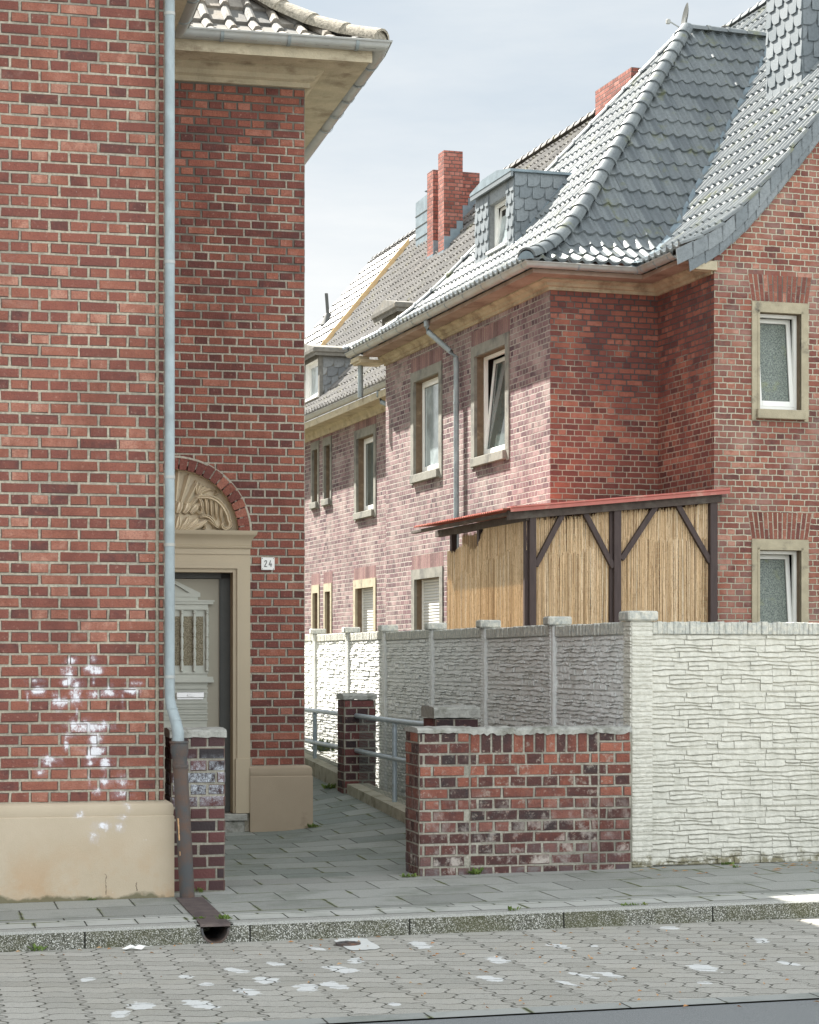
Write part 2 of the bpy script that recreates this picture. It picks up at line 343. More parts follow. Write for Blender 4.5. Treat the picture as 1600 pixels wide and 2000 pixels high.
M['reveal'] = plain('brown_reveal_render', (.17, .125, .085), .95, .2, 12, .005, 90, dirt=((.30, .24, .16), 6, .60, .72))
M['door'] = plain('door_paint', (.37, .345, .275), .5, .03, 4, .001, 90)
M['sage'] = plain('sage_paint', (.50, .515, .455), .5, .05, 6)
M['rubber'] = plain('door_seal', (.085, .09, .085), .5, .1)
M['frost'] = N('textured_glass'); _m = M['frost']; _n = _m.noise(110, 3, .6)
M['frost'] = _m.done(_m.mix(_m.rng(_n, .4, .6), (.16, .135, .085), (.33, .29, .20)), .25, _n, .01)
M['alu'] = plain('brushed_aluminium', (.72, .72, .72), .35, .03, 3, metal=.6)
M['chim'] = brick_shader('orange_red_chimney_brick', [(0, (.17, .06, .048)), (.4, (.28, .095, .072)), (.8, (.34, .13, .10)), (1, (.39, .17, .135))], (.12, .11, .10), .125, .0833, .012)
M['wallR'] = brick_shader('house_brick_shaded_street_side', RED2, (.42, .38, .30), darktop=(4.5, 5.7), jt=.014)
M['wallG'] = brick_shader('gable_brick', RED, (.50, .46, .36), pale=.22, jt=.015)
M['wallA'] = brick_shader('alley_brick', [(0, (.085, .05, .06)), (.3, (.145, .085, .095)), (.7, (.215, .132, .138)), (1, (.29, .195, .195))], (.42, .39, .35), pale=.35, jt=.014)
ALLEYP = [(0, (.15, .082, .085)), (.3, (.21, .118, .12)), (1, (.31, .19, .18))]
M['sandA'] = plain('dark_grey_sandstone', (.235, .23, .20), .9, .14, 6, .006, 70, dirt=((.10, .10, .095), 2.2, .50, .66))  # darker, greyer sandstone with dark blotches
M['sandD'] = plain('dark_sandstone_head', (.16, .155, .135), .9, .2, 6, .006, 70, dirt=((.30, .26, .18), 5, .52, .68))
M['tileA'] = tilemat('glazed_anthracite_tile', (.12, .138, .148), (.19, .21, .215), .36, ((.16, .17, .08), .57), .55)
M['tileB'] = tilemat('old_concrete_tile', (.115, .11, .105), (.205, .195, .18), .6, ((.16, .15, .09), .56), .4)
M['tileC'] = tilemat('newer_grey_tile', (.13, .13, .13), (.21, .21, .205), .5, None, .4)
M['tileD'] = tilemat('lichen_grey_tile', (.10, .105, .105), (.30, .27, .23), .75, ((.24, .21, .165), .52), .3)
M['capL'] = plain('lichen_ridge_tile', (.34, .31, .25), .9, .35, 30, .006, 60, dirt=((.12, .11, .09), 40, .52, .66))
M['edge_shade'] = plain('brick_crevice_shade', (.105, .062, .052), .95, .35, 30, .004, 60)  # crevice shadow beside the mortar, painted dark on brick bevels and sides
M['soffitR'] = plain('weathered_soffit', (.33, .25, .20), .9, .2, 6, .006, 50, dirt=((.17, .11, .085), 3, .46, .64))
M['corniceR'] = plain('house_cornice_plaster', (.40, .34, .235), .9, .16, 5, .006, 60, dirt=((.20, .15, .10), 3.2, .48, .66))
M['slate'] = tilemat('slate_plate', (.125, .150, .165), (.21, .235, .25), .45, None, .6)
M['slate2'] = tilemat('old_slate_plate', (.13, .14, .15), (.26, .27, .27), .7, None, .4)
M['leadsheet'] = plain('lead_flashing', (.20, .25, .28), .5, .2, 6, metal=.2)
M['timber'] = plain('new_timber', (.55, .40, .22), .8, .15, 6, scale=(1, 1, 8), dirt=((.25, .18, .11), 6, .6, .7))
M['greywood'] = plain('weathered_fascia_board', (.17, .165, .15), .85, .3, 9, scale=(1, 1, 1), dirt=((.30, .24, .15), 6, .6, .72))
M['concrete'] = plain('kerb_concrete', (.40, .38, .30), .95, .15, 8, .005, 70, dirt=((.15, .14, .09), 6, .5, .7))
M['rail'] = plain('galvanised_tube', (.40, .47, .51), .4, .12, 12, metal=.4, dirt=((.20, .17, .14), 14, .62, .72))
M['wire'] = plain('green_wire', (.10, .13, .12), .6, .1)
M['foliage'] = plain('weed_leaf', (.11, .17, .035), .6, .4, 30, dirt=((.28, .27, .05), 20, .5, .7))
M['leaf'] = N('dry_leaf'); _m = M['leaf']; M['leaf'] = _m.done(_m.ramp(_m.isl(), [(0, (.35, .16, .06)), (.5, (.48, .26, .10)), (1, (.36, .28, .18))]), .8)
# pale cast concrete of the fence
_m = N('cream_cast_concrete'); _n = _m.noise(30, 5, .65); _c = _m.mix(_m.rng(_n, .35, .65), (.58, .57, .505), (.69, .675, .605))
_c = _m.mix(_m.rng(_m.noise(5, 6, .7, scale=(1, 1, 2)), .60, .74, 0, .35), _c, (.38, .37, .31))
_zz = _m.xyz()[2]; _q = _m.math('MULTIPLY', _m.rng(_m.math('ADD', _zz, _m.rng(_m.noise(9, 5, .7), .3, .7, -.07, .07)), .03, .10, 1., 0.), _m.rng(_m.noise(22, 4, .7), .36, .50)); _c = _m.mix(_m.math('MULTIPLY', _q, .85), _c, (.15, .13, .06))
_c = _m.mix(_m.rng(_m.noise(2.5, 6, .7, scale=(3.5, 1, .35)), .50, .72, 0, .42), _c, (.42, .42, .36)); M['cast'] = _m.done(_c, .9, _m.noise(42, 6, .7, scale=(1, 1, 1.8)), .012, spec=.2)
_m = N('weathered_cast_concrete'); _n = _m.noise(24, 5, .65); _c = _m.mix(_m.rng(_n, .35, .65), (.40, .42, .40), (.64, .62, .54))
_c = _m.mix(_m.rng(_m.noise(16, 6, .75, scale=(3, 3, .6)), .52, .66, 0, .75), _c, (.20, .21, .19))
M['castw'] = _m.done(_c, .9, _m.noise(42, 6, .7), .012, spec=.2)
M['castg'] = plain('grey_alley_face_concrete', (.74, .75, .73), .9, .08, 24, .012, 42, dirt=((.45, .45, .40), 3, .56, .75))
_m = N('reed'); _r = _m.isl(); _c = _m.ramp(_r, [(0, (.26, .16, .09)), (.10, (.46, .33, .19)), (.5, (.68, .50, .31)), (.8, (.77, .60, .40)), (1, (.80, .70, .54))])
_c = _m.mix(_m.rng(_m.noise(110, 3, .7, scale=(1, 1, .10)), .50, .66, 0, .65), _c, (.30, .17, .08)); _c = _m.mix(_m.rng(_m.noise(75, 3, .7, scale=(1, 1, .5)), .60, .68, 0, .7), _c, (.13, .07, .035)); M['reed'] = _m.done(_c, .6, spec=.3)
# window glass: dark room with reflections
def glassm(name, col, rough=.04):
    m = N(name); return m.done(m.mix(m.rng(m.noise(2.5, 3), .4, .6), col, tuple(c*1.7 for c in col)), rough, spec=1.0)
M['glass'] = glassm('window_glass', (.06, .075, .07)); M['glassb'] = glassm('curtained_glass', (.24, .28, .29), .12)
_m = N('patterned_bathroom_glass'); _v = _m.n('TexVoronoi'); _v.inputs['Scale'].default_value = 26; _m.l(_m.obj(), _v.inputs['Vector'])
_c = _m.mix(_m.rng(_m.noise(60, 3, .7), .4, .62), (.055, .075, .065), (.22, .255, .22)); _c = _m.mix(_m.rng(_m.noise(34, 4, .75), .66, .70, 0, .75), _c, (.55, .60, .58))
_c = _m.mix(_m.rng(_m.noise(6, 2), .6, .75, 0, .4), _c, (.22, .24, .06)); M['pglass'] = _m.done(_c, .3, _m.noise(80, 3), .006, spec=.6)
_m = N('roller_shutter'); _z = _m.xyz()[2]; _f = _m.math('FRACT', _m.math('DIVIDE', _z, .052)); _k = _m.rng(_f, .0, .14)
_c = _m.mix(_k, (.20, .20, .19), (.60, .60, .57)); M['shutter'] = _m.done(_c, .5, _m.math('SINE', _m.math('MULTIPLY', _f, pi)), .012)
# ground materials
def slabs(name, sxx, szz, joint, c1, c2, rot=0., off=.5, spots=.6):
    m = N(name); q = m.n('Mapping'); q.inputs['Rotation'].default_value = (0, 0, rot); m.l(m.obj(), q.inputs[0]); o = m.xyz(q.outputs[0])
    ry = m.math('DIVIDE', m.math('ADD', o[1], 60.), szz); row = m.math('FLOOR', ry); fy = m.math('FRACT', ry)
    hx = m.math('ADD', m.math('DIVIDE', m.math('ADD', o[0], 60.), sxx), m.math('MULTIPLY', m.math('FLOORED_MODULO', row, 2.), off)); cl = m.math('FLOOR', hx); fx = m.math('FRACT', hx)
    d = m.math('MINIMUM', m.math('MULTIPLY', m.math('MINIMUM', fx, m.math('SUBTRACT', 1., fx)), sxx), m.math('MULTIPLY', m.math('MINIMUM', fy, m.math('SUBTRACT', 1., fy)), szz))
    d = m.math('ADD', d, m.rng(m.noise(30, 3), .3, .7, -.002, .002))
    k = m.rng(d, joint*.5-.001, joint*.5+.003)
    wn = m.n('TexWhiteNoise'); wn.noise_dimensions = '2D'; m.l(m.comb(cl, row), wn.inputs['Vector'])
    c = m.mix(wn.outputs['Value'], c1, c2)
    g = m.noise(230, 2, .8); c = m.mix(m.rng(g, .50, .68, 0, spots), c, (.42, .44, .42)); c = m.mix(m.rng(m.noise(170, 2, .8), .55, .7, 0, spots), c, (.05, .055, .055))
    c = m.mix(m.rng(m.noise(1.7, 5, .65), .5, .68, 0, .5), c, (.115, .135, .10))
    c = m.mix(m.math('MULTIPLY', m.rng(m.noise(2.6, 3), .52, .6), m.rng(d, joint*.5+.003, joint*.5+.016, 1., 0.)), c, (.13, .15, .05))
    c = m.mix(k, (.055, .055, .045), c)
    return m.done(c, .9, m.math('ADD', k, m.math('MULTIPLY', g, .25)), .006, spec=.25)
M['pave'] = slabs('pavement_slab', .50, .50, .006, (.23, .235, .215), (.325, .33, .305))
M['pave2'] = slabs('alley_slab', .50, .40, .006, (.16, .185, .165), (.27, .29, .262), 0., .35)
M['strip'] = slabs('light_kerb_slab', .31, .60, .006, (.40, .405, .375), (.46, .465, .435), spots=.25)
_m = N('exposed_aggregate_kerb'); _v = _m.n('TexVoronoi'); _v.inputs['Scale'].default_value = 210; _m.l(_m.obj(), _v.inputs['Vector']); _o = _m.xyz(_v.outputs['Color'])
_c = _m.ramp(_o[0], [(0, (.075, .075, .06)), (.40, (.15, .15, .12)), (.62, (.27, .27, .23)), (.82, (.62, .62, .58))]); _c.node.color_ramp.interpolation = 'CONSTANT'
_c = _m.mix(_m.rng(_m.noise(2.2, 5, .6), .48, .62, 0, .55), _c, (.10, .10, .045)); _x = _m.math('FRACT', _m.math('DIVIDE', _m.math('ADD', _m.xyz()[0], 40.66), 1.0))
_c = _m.mix(_m.rng(_m.math('MINIMUM', _x, _m.math('SUBTRACT', 1., _x)), .004, .007), (.02, .02, .015), _c); M['kerb'] = _m.done(_c, .9, _v.outputs['Distance'], .004)
# interlocking wavy pavers of the parking strip
_m = N('interlocking_paver'); _o = _m.xyz(); _sx, _sy = .205, .175
def _tri(v): return _m.math('SUBTRACT', _m.math('MULTIPLY', _m.math('ABSOLUTE', _m.math('SUBTRACT', _m.math('FRACT', v), .5)), 4.), 1.)
def _trap(v): return _m.math('MINIMUM', 1., _m.math('MAXIMUM', -1., _m.math('MULTIPLY', _tri(v), 1.9)))
_xx = _m.math('ADD', _o[0], _m.math('MULTIPLY', _trap(_m.math('DIVIDE', _o[1], _sy)), .018))
_rx = _m.math('DIVIDE', _xx, _sx); _row = _m.math('FLOOR', _rx); _fx = _m.math('FRACT', _rx)
_yy = _m.math('ADD', _m.math('ADD', _o[1], _m.math('MULTIPLY', _trap(_m.math('ADD', _rx, .25)), .016)), _m.math('MULTIPLY', _m.math('FLOORED_MODULO', _row, 2.), _sy/2))
_ry = _m.math('DIVIDE', _yy, _sy); _fy = _m.math('FRACT', _ry)
_d = _m.math('MINIMUM', _m.math('MULTIPLY', _m.math('MINIMUM', _fx, _m.math('SUBTRACT', 1., _fx)), _sx), _m.math('MULTIPLY', _m.math('MINIMUM', _fy, _m.math('SUBTRACT', 1., _fy)), _sy))
_d = _m.math('ADD', _d, _m.rng(_m.noise(24, 4, .7), .3, .7, -.003, .0035))
_k = _m.math('MAXIMUM', _m.rng(_d, .0015, .0065), _m.rng(_m.noise(5, 4, .7), .52, .66, 0, .85))
_w = _m.n('TexWhiteNoise'); _w.noise_dimensions = '2D'; _m.l(_m.comb(_m.math('FLOOR', _ry), _row), _w.inputs['Vector'])
_c = _m.mix(_w.outputs['Value'], (.34, .33, .295), (.45, .435, .395)); _g = _m.noise(190, 2, .8)
_c = _m.mix(_m.rng(_g, .5, .66, 0, .6), _c, (.50, .49, .45)); _c = _m.mix(_m.rng(_m.noise(140, 2, .8), .54, .66, 0, .6), _c, (.09, .09, .08))
_c = _m.mix(_m.rng(_m.noise(1.1, 5, .65), .50, .68, 0, .45), _c, (.40, .375, .32))
PAV = (_m, _c, _k, _g)
M['asphalt'] = N('asphalt'); _m = M['asphalt']; _c = _m.mix(_m.rng(_m.noise(260, 2, .8), .42, .62), (.165, .175, .18), (.29, .30, .30)); M['asphalt'] = _m.done(_c, .85, _m.noise(200, 3, .7), .004)
M['gutterstrip'] = slabs('concrete_gutter_stone', .50, 1.0, .006, (.30, .31, .295), (.36, .37, .35), spots=.35)
M['whitespot'] = plain('white_patch', (.62, .63, .61), .8, .06, 20)
M['soil'] = plain('earth', (.10, .09, .06), 1, .3, 5, .02, 30)
# ------------------------------------------------------------------ shared builders
PR = [(0,0),(.35,.15),(.7,.36),(1.05,.66),(1.4,1.03),(1.8,1.51),(2.2,2.0),(14,16.28)]
def prof(s):
    s = max(0, s)
    for (a, b), (c, d) in zip(PR, PR[1:]):
        if s <= c: return b+(d-b)*(s-a)/(c-a)
def course_steps(s0, s1, step, pf):
    out = [s0]; s = s0
    while s < s1-1e-6:
        m = (pf(s+.05)-pf(s))/.05; s = min(s1, s+step/sqrt(1+m*m)); out.append(s)
    return out
def tiles(mb, P, s0, s1, rng, step=.37, tw=.2, spt=7, amp=.030, lift=.028, pf=prof, shape='s'):
    """P(w, s, h) -> point, h = height normal to the slope"""
    st = course_steps(s0, s1, step, pf)
    def hh(f):
        if shape == 's': return amp*(.5+.5*cos(2*pi*(f-.35)+.45*sin(2*pi*(f-.35))))
        if f < .42: return amp*sqrt(max(0, sin(pi*f/.42)))
        return -.004
    for a, b in zip(st, st[1:]):
        l0, r0 = rng(a); l1, r1 = rng(b); lo, hi = min(l0, l1), max(r0, r1)
        jl = random.uniform(-.003, .003)
        for k in range(int(floor(lo/tw)), int(floor(hi/tw))+1):
            x0, x1 = k*tw, (k+1)*tw
            if x1 < lo or x0 > hi: continue
            j = random.uniform(-.004, .004)+jl; rows = [[], [], []]; last = None
            for q in range(spt+1):
                f = q/spt; x = x0+tw*f; h = hh(f)+j
                xb = min(max(x, l0), r0); xt = min(max(x, l1), r1)
                rows[0].append((xb, a, h-.012)); rows[1].append((xb, a, h+lift)); rows[2].append((xt, b+.0, h+.004))
            if rows[1][0][0] >= rows[1][-1][0]-1e-6 and rows[2][0][0] >= rows[2][-1][0]-1e-6: continue
            I = [[mb.vert(P(*p)) for p in r] for r in rows]
            for q in range(spt):
                mb.face([I[0][q], I[0][q+1], I[1][q+1], I[1][q]]); mb.face([I[1][q], I[1][q+1], I[2][q+1], I[2][q]])
def slopeP(org, wd, sd, ze, pf=prof):
    """org (u,v) of w=0,s=0; wd, sd plan unit vectors"""
    def P(w, s, h):
        m = (pf(s+.02)-pf(s-.02 if s > .02 else s))/(.04 if s > .02 else .02); l = sqrt(1+m*m)
        return (org[0]+wd[0]*w+sd[0]*(s-h*m/l), org[1]+wd[1]*w+sd[1]*(s-h*m/l), ze+pf(s)+h/l)
    return P
def hipline(org, d, s0, s1, ze, n, pf=prof, lift=.05):
    return [(org[0]+d[0]*(s0+(s1-s0)*i/n), org[1]+d[1]*(s0+(s1-s0)*i/n), ze+pf(s0+(s1-s0)*i/n)+lift) for i in range(n+1)]
def caps(mb, path, r=.105, step=.36, m=0, ring=True):
    P = [Vector(p) for p in path]; L = [0]
    for a, b in zip(P, P[1:]): L.append(L[-1]+(b-a).length)
    def at(t):
        t = max(0, min(L[-1], t))
        for i in range(len(P)-1):
            if t <= L[i+1]+1e-9: return P[i].lerp(P[i+1], (t-L[i])/(L[i+1]-L[i]))
        return P[-1]
    t = 0
    while t < L[-1]-.05:
        a, b = at(t), at(min(L[-1], t+step+.03)); d = (b-a).normalized(); sdv = d.cross(Vector((0, 0, 1))).normalized(); up = sdv.cross(d)
        secs = [(0, 1.14), (.10, 1.16), (.13, 1.03), (1, .93)] if ring else [(0, 1.08), (1, .93)]
        R = [[mb.vert(a.lerp(b, f)+sdv*(r*q*cos(pi*k/8))+up*(r*q*sin(pi*k/8)*.95-.01)) for k in range(9)] for f, q in secs]
        c0 = [mb.vert(a+sdv*(r*.9*cos(pi*k/8))+up*(r*.9*sin(pi*k/8)*.95-.01)) for k in range(9)]
        for k in range(8):
            mb.face([c0[k], c0[k+1], R[0][k+1], R[0][k]], m)
            for A, B in zip(R, R[1:]): mb.face([A[k], A[k+1], B[k+1], B[k]], m)
        t += step
    # closed end disc at the low end
    return
GPROF = [(0,0),(.03,.0)]
def gutter(mb, path, r=.075, bands=()):       # path = wall-side line of the trough (a,b,z of its rim)
    pts = [(0, .012), (0, 0)]+[(r-r*cos(pi*k/8), -r*sin(pi*k/8)) for k in range(1, 8)]+[(2*r, 0), (2*r+.008, .010), (2*r+.020, .004), (2*r+.014, -.010), (2*r+.004, -.006)]
    inner = [(2*r-.006, 0)]+[(r-(r-.006)*cos(pi*k/8), -(r-.006)*sin(pi*k/8)) for k in range(7, 0, -1)]+[(.006, .010)]
    mb.sweep(path, pts+inner)
def gband(mb, p, d, r=.075, wdt=.03):
    q = (p[0]+d[0]*wdt, p[1]+d[1]*wdt, p[2]); e = .006
    pts = [(-e, .0)]+[(r-(r+e)*cos(pi*k/8), -(r+e)*sin(pi*k/8)) for k in range(0, 9)]
    pts += [(r-(r+.001)*cos(pi*k/8), -(r+.001)*sin(pi*k/8)) for k in range(8, -1, -1)]
    mb.sweep([p, q], pts)
def brickwork(mb, T, a0, a1, z0, z1, ch, hl, jt, cuts=None, zoff=0, dep=.03, m=0, soldier_top=0, jit=.0028, phase=0., skip=None, ragged=0.):
    """individual bricks in English cross bond, T(x, out, z)"""
    mb.T = T; nrow = int(round((z1-z0-soldier_top)/ch)); row = 0
    for row in range(nrow):
        zb, zt = z0+row*ch+jt/2, z0+(row+1)*ch-jt/2
        st = row % 2; wd = hl*2 if st else hl; off = (hl*.5 if st else 0)+(hl if (row//2) % 2 and st else 0)
        x = a0-wd+((phase+off) % wd)-jt*0
        while x < a1:
            l, r = max(x, a0)+jt/2, min(x+wd, a1)-jt/2; x += wd
            if r-l < .022: continue
            spans = [(l, r)]
            if cuts:
                spans = cuts(l, r, (zb+zt)/2, zt-zb)
            for l2, r2 in spans:
                if r2-l2 < .02 or (skip and skip(l2, r2, zb, zt)): continue
                j = lambda: random.uniform(-jit, jit)
                b = .004; e = random.uniform(-.0025, .0025)+ragged*random.uniform(-1, .4)
                o = [mb.vert(p) for p in ((l2+j(), e-b, zb+j()), (r2+j(), e-b, zb+j()), (r2+j(), e-b, zt+j()), (l2+j(), e-b, zt+j()))]
                b2 = b*random.uniform(.8, 1.8)
                i = [mb.vert(p) for p in ((l2+b2, e, zb+b2*.7), (r2-b2, e, zb+b2*.7), (r2-b2, e, zt-b2*.7), (l2+b2, e, zt-b2*.7))]
                k = [mb.vert(p) for p in ((l2, -dep, zb), (r2, -dep, zb), (r2, -dep, zt), (l2, -dep, zt))]
                mb.face(i, m)
                for q in range(4):
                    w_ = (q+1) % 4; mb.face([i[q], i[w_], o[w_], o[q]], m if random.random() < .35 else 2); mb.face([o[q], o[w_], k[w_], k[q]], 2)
    if soldier_top:
        zb, zt = z1-soldier_top+jt/2, z1-jt/2; x = a0
        while x < a1-.02:
            r = min(x+ch, a1); mb.bbox(x+jt/2, r-jt/2, -dep, random.uniform(-.002, .002), zb, zt, .004, m); x = r
    mb.T = None
def voussoirs(mb, T, cx, cz, r0, r1, a0, a1, n, m=0, proud=.004, dep=.03):
    mb.T = T
    for k in range(n):
        g = .006; t0 = a0+(a1-a0)*k/n; t1 = a0+(a1-a0)*(k+1)/n; e = proud+random.uniform(-.001, .001)
        def pt(r, t, d): return (cx+r*cos(t), d, cz+r*sin(t))
        q = [(r0, t0+g/r0), (r0, t1-g/r0), (r1, t1-g/r1), (r1, t0+g/r1)]
        A = [mb.vert(pt(r, t, e)) for r, t in q]; B = [mb.vert(pt(r, t, -dep)) for r, t in q]
        mb.face(A, m)
        for i in range(4): mb.face([A[i], A[(i+1) % 4], B[(i+1) % 4], B[i]], m)
    mb.T = None
def street(v): return lambda x, o, z: (x, v-o, z)          # wall facing the street
def alley(u): return lambda x, o, z: (u-o, x, z)           # wall facing the alley of the right houses (towards -u)
def east(u): return lambda x, o, z: (u+o, x, z)

# ================================================================== SETTING: ground
def sheet(name, u0, u1, v0, v1, dz, mat, nu=24, nv=24, fz=None, smooth=True):
    mb = MB(); I = [[mb.vert((u0+(u1-u0)*i/nu, v0+(v1-v0)*j/nv, (fz or gz)(u0+(u1-u0)*i/nu, v0+(v1-v0)*j/nv)+dz)) for i in range(nu+1)] for j in range(nv+1)]
    for j in range(nv):
        for i in range(nu): mb.face([I[j][i], I[j][i+1], I[j+1][i+1], I[j+1][i]])
    return struct(name, mb, mat, smooth=smooth, fix=False)
_m = N('worn_kerb_top'); _c = _m.mix(_m.rng(_m.noise(230, 2, .8), .42, .60), (.22, .22, .20), (.46, .46, .43)); M['kerbtop'] = _m.done(_c, .9, _m.noise(200, 2), .002)
KV = -1.60; RD = -.115
g0 = MB(); g0.poly([(-600, -300, -.62), (600, -300, -.62), (600, 900, -.62), (-600, 900, -.62)]); struct('ground', g0, M['soil'], fix=False)
sheet('pavement', -14, 14, KV+.46, .9, 0, M['pave'], 30, 10)
sheet('alley_paving', -.2, 2.66, .9, 16, 0, M['pave2'], 14, 40)
sheet('side_pavement', 2.66, 14, .9, 3.2, -.003, M['pave'], 14, 6)
sheet('yard', 2.66, 30, 3.2, 60, -.30, M['soil'], 10, 20)
sheet('slab_strip', -14, 14, KV+.15, KV+.46, .002, M['strip'], 30, 1)
mb = MB(); 
KU = LF.px2u(420, KV)
for seg in ((-14, KU-.112), (KU+.112, 14)):
    nseg = 20; a, b = seg
    pr = lambda u: [(u, KV+.15, gz(u, KV)), (u, KV+.02, gz(u, KV)), (u, KV, gz(u, KV)-.015), (u, KV-.012, gz(u, KV)+RD-.05)]
    R = [[mb.vert(p) for p in pr(a+(b-a)*i/nseg)] for i in range(nseg+1)]
    for A, B in zip(R, R[1:]):
        for k in range(3): mb.face([A[k], A[k+1], B[k+1], B[k]], 0 if k == 2 else 1)
struct('kerb', mb, [M['kerb'], M['kerbtop']], fix=False)
sheet('gutter_stones', -14, 14, -4.60, -4.44, RD+.004, M['gutterstrip'], 30, 1)
sheet('road', -60, 60, -40, -4.60, RD-.004, M['asphalt'], 30, 12, lambda u, v: gz(max(-14, min(14, u)), max(v, -12)))
# white filler patches between the setts
def onroad(px, py):
    k = (py-HZ)/F; d = 1.7
    for _ in range(8):
        x = (px-800)/F*d; d = (CH-RD-.012*x-.002*d)/k
    return LF.uv((px-800)/F*d, d)
SPOTS = []; rr = random.Random(3)
for px, py, wx, wy in [(175,1912,15,5),(420,1838,10,3),(265,1838,16,3),(270,1964,30,7),(390,1962,28,9),(235,1981,22,6),(365,1907,18,3),(405,1923,15,4),(462,1896,18,6),(520,1915,25,6),(485,1937,22,7),(540,1883,15,4),(598,1929,25,8),(655,1925,22,8),(665,1893,24,8),(695,1876,18,6),(615,1852,12,5),(820,1845,22,7),(770,1962,12,4),(970,1875,22,7),(957,1912,19,7),(1090,1848,18,5),(1163,1848,10,3),(1110,1921,11,6),(1137,1905,14,7),(1187,1903,17,7),(1310,1812,20,3),(1376,1891,26,8),(1378,1920,14,3),(1487,1838,16,5),(1540,1882,14,6)]:
    c = onroad(px, py); e = onroad(px+wx, py); f = onroad(px, py+wy)
    SPOTS.append((c[0], c[1], abs(e[0]-c[0])*1.05, abs(f[1]-c[1])*1.15, rr.uniform(-.35, .35)))
    if wx > 18: SPOTS.append((c[0]+(e[0]-c[0])*rr.uniform(-.5, .6), c[1]+rr.uniform(-.5, .5)*abs(f[1]-c[1]), abs(e[0]-c[0])*.6, abs(f[1]-c[1])*.8, rr.uniform(-.6, .6)))
_m, _c, _k, _g = PAV; _c = ground_spots(_m, _c, _k, SPOTS); _c = _m.mix(_k, (.085, .085, .068), _c); M['paver'] = _m.done(_c, .92, _m.math('ADD', _k, _m.math('MULTIPLY', _g, .3)), .008, spec=.2)
sheet('parking_strip', -14, 14, -4.44, KV, RD, M['paver'], 30, 12)

# ================================================================== LEFT HOUSE
LH = Thing('corner_brick_house', 'tall red brick house filling the left side, with arched doorway in its set-back wing', 'house', LF, 0, 0, gz(0, 0))
VW = 4.78; UW = 1.832; ZC = 6.90          # door wing plane, its right corner, underside of cornice
PZ = LF.z(1565, 0, 0); PZ2 = LF.z(1496, 1.4, VW)
blobs = []
def bl(px, py, rx, rz, st=1.): 
    u = LF.px2u(px, 0); blobs.append((u, LF.z(py, u, 0)-LH.b[2], rx/287*1.25, rz/287*1.25, st))
for q in [(140,1290,9,7),(135,1315,11,14),(130,1333,9,7),(183,1308,14,9),(182,1288,6,9,.8),(75,1348,12,8),(66,1332,14,6,.6),(148,1355,10,18,1.1),(118,1372,14,10),(185,1357,11,8,.8),(213,1352,10,9),(257,1349,13,7),(262,1334,14,4,.7),(110,1357,10,6,.7),(145,1415,10,8),(175,1420,34,10,1.05),(185,1445,12,14),(135,1435,9,8,.8),(185,1470,18,12,1.05),(205,1490,10,12),(178,1490,8,8,.9),(97,1487,16,9,.9),(78,1510,10,7,.8),(205,1527,12,8,.9),(240,1524,11,10,.8),(235,1552,14,7,.9),(190,1545,8,6,.7),(157,1590,12,7,.75),(200,1612,13,7,.8),(180,1630,12,10,.6),(240,1595,12,6,.6),(230,1612,9,9,.6),(248,1578,7,10,.5),(54,1362,3,16,.6),(130,1455,5,14,.7),(240,1368,3,12,.6),(150,1390,3,14,.6),(175,1520,3,14,.6),(183,1330,2.5,12,.6)]: bl(*q)
pf1 = splash(blobs)
M['brickL'] = brick_real('red_facade_brick', RED, paint=pf1)
M['brickD'] = brick_real('dark_red_door_wing_brick', RED2, dark=None)
M['brickG'] = brick_real('gable_lintel_brick', RED)
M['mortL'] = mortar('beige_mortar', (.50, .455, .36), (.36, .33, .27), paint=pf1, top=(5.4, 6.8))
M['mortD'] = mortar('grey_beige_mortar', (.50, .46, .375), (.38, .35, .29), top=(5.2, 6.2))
M['plinthL'] = N('painted_beige_plinth'); _m = M['plinthL']; _c = _m.mix(_m.rng(_m.noise(2, 5, .6), .3, .7), (.45, .375, .275), (.52, .44, .335))
_z = _m.xyz()[2]; _c = _m.mix(_m.math('MULTIPLY', _m.rng(_z, .10, .45, 1., 0.), _m.rng(_m.noise(3, 5, .65), .45, .62, 0, .55)), _c, (.46, .30, .17))
_c = _m.mix(_m.math('MULTIPLY', _m.rng(_m.math('ADD', _z, _m.rng(_m.noise(7, 5), .3, .7, -.03, .03)), .005, .03, 1., 0.), .8), _c, (.10, .10, .055))
_x = _m.xyz()[0]
for _px, _za, _zb in ((207, .03, .17), (267, .05, .11)):
    _l = _m.math('ABSOLUTE', _m.math('SUBTRACT', _m.math('ADD', _x, _m.rng(_m.noise(14, 4, .7), .3, .7, -.012, .012)), LF.px2u(_px, -.058))); _s = _m.math('MULTIPLY', _m.math('LESS_THAN', _l, .0028), _m.math('MULTIPLY', _m.math('GREATER_THAN', _z, _za), _m.math('LESS_THAN', _z, _zb))); _c = _m.mix(_m.math('MULTIPLY', _s, .75), _c, (.13, .10, .07))
_c = pf1(_m, _c); M['plinthL'] = _m.done(_c, .92, _m.noise(150, 4, .7), .003, spec=.2)
# main block wall: backing of mortar, bricks in front
mb = MB(); mb.box(-6, -.003, .013, 9, PZ-1.6, 7.0, 1)
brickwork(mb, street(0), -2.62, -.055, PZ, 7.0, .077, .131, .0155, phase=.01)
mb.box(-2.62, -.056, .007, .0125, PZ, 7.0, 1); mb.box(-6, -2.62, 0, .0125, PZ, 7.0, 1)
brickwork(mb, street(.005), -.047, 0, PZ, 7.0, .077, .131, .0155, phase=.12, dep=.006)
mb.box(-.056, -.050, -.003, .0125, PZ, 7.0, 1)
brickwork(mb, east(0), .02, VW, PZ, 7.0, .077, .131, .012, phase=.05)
mainwall = LH.part('wall', mb, [M['brickL'], M['mortL']])
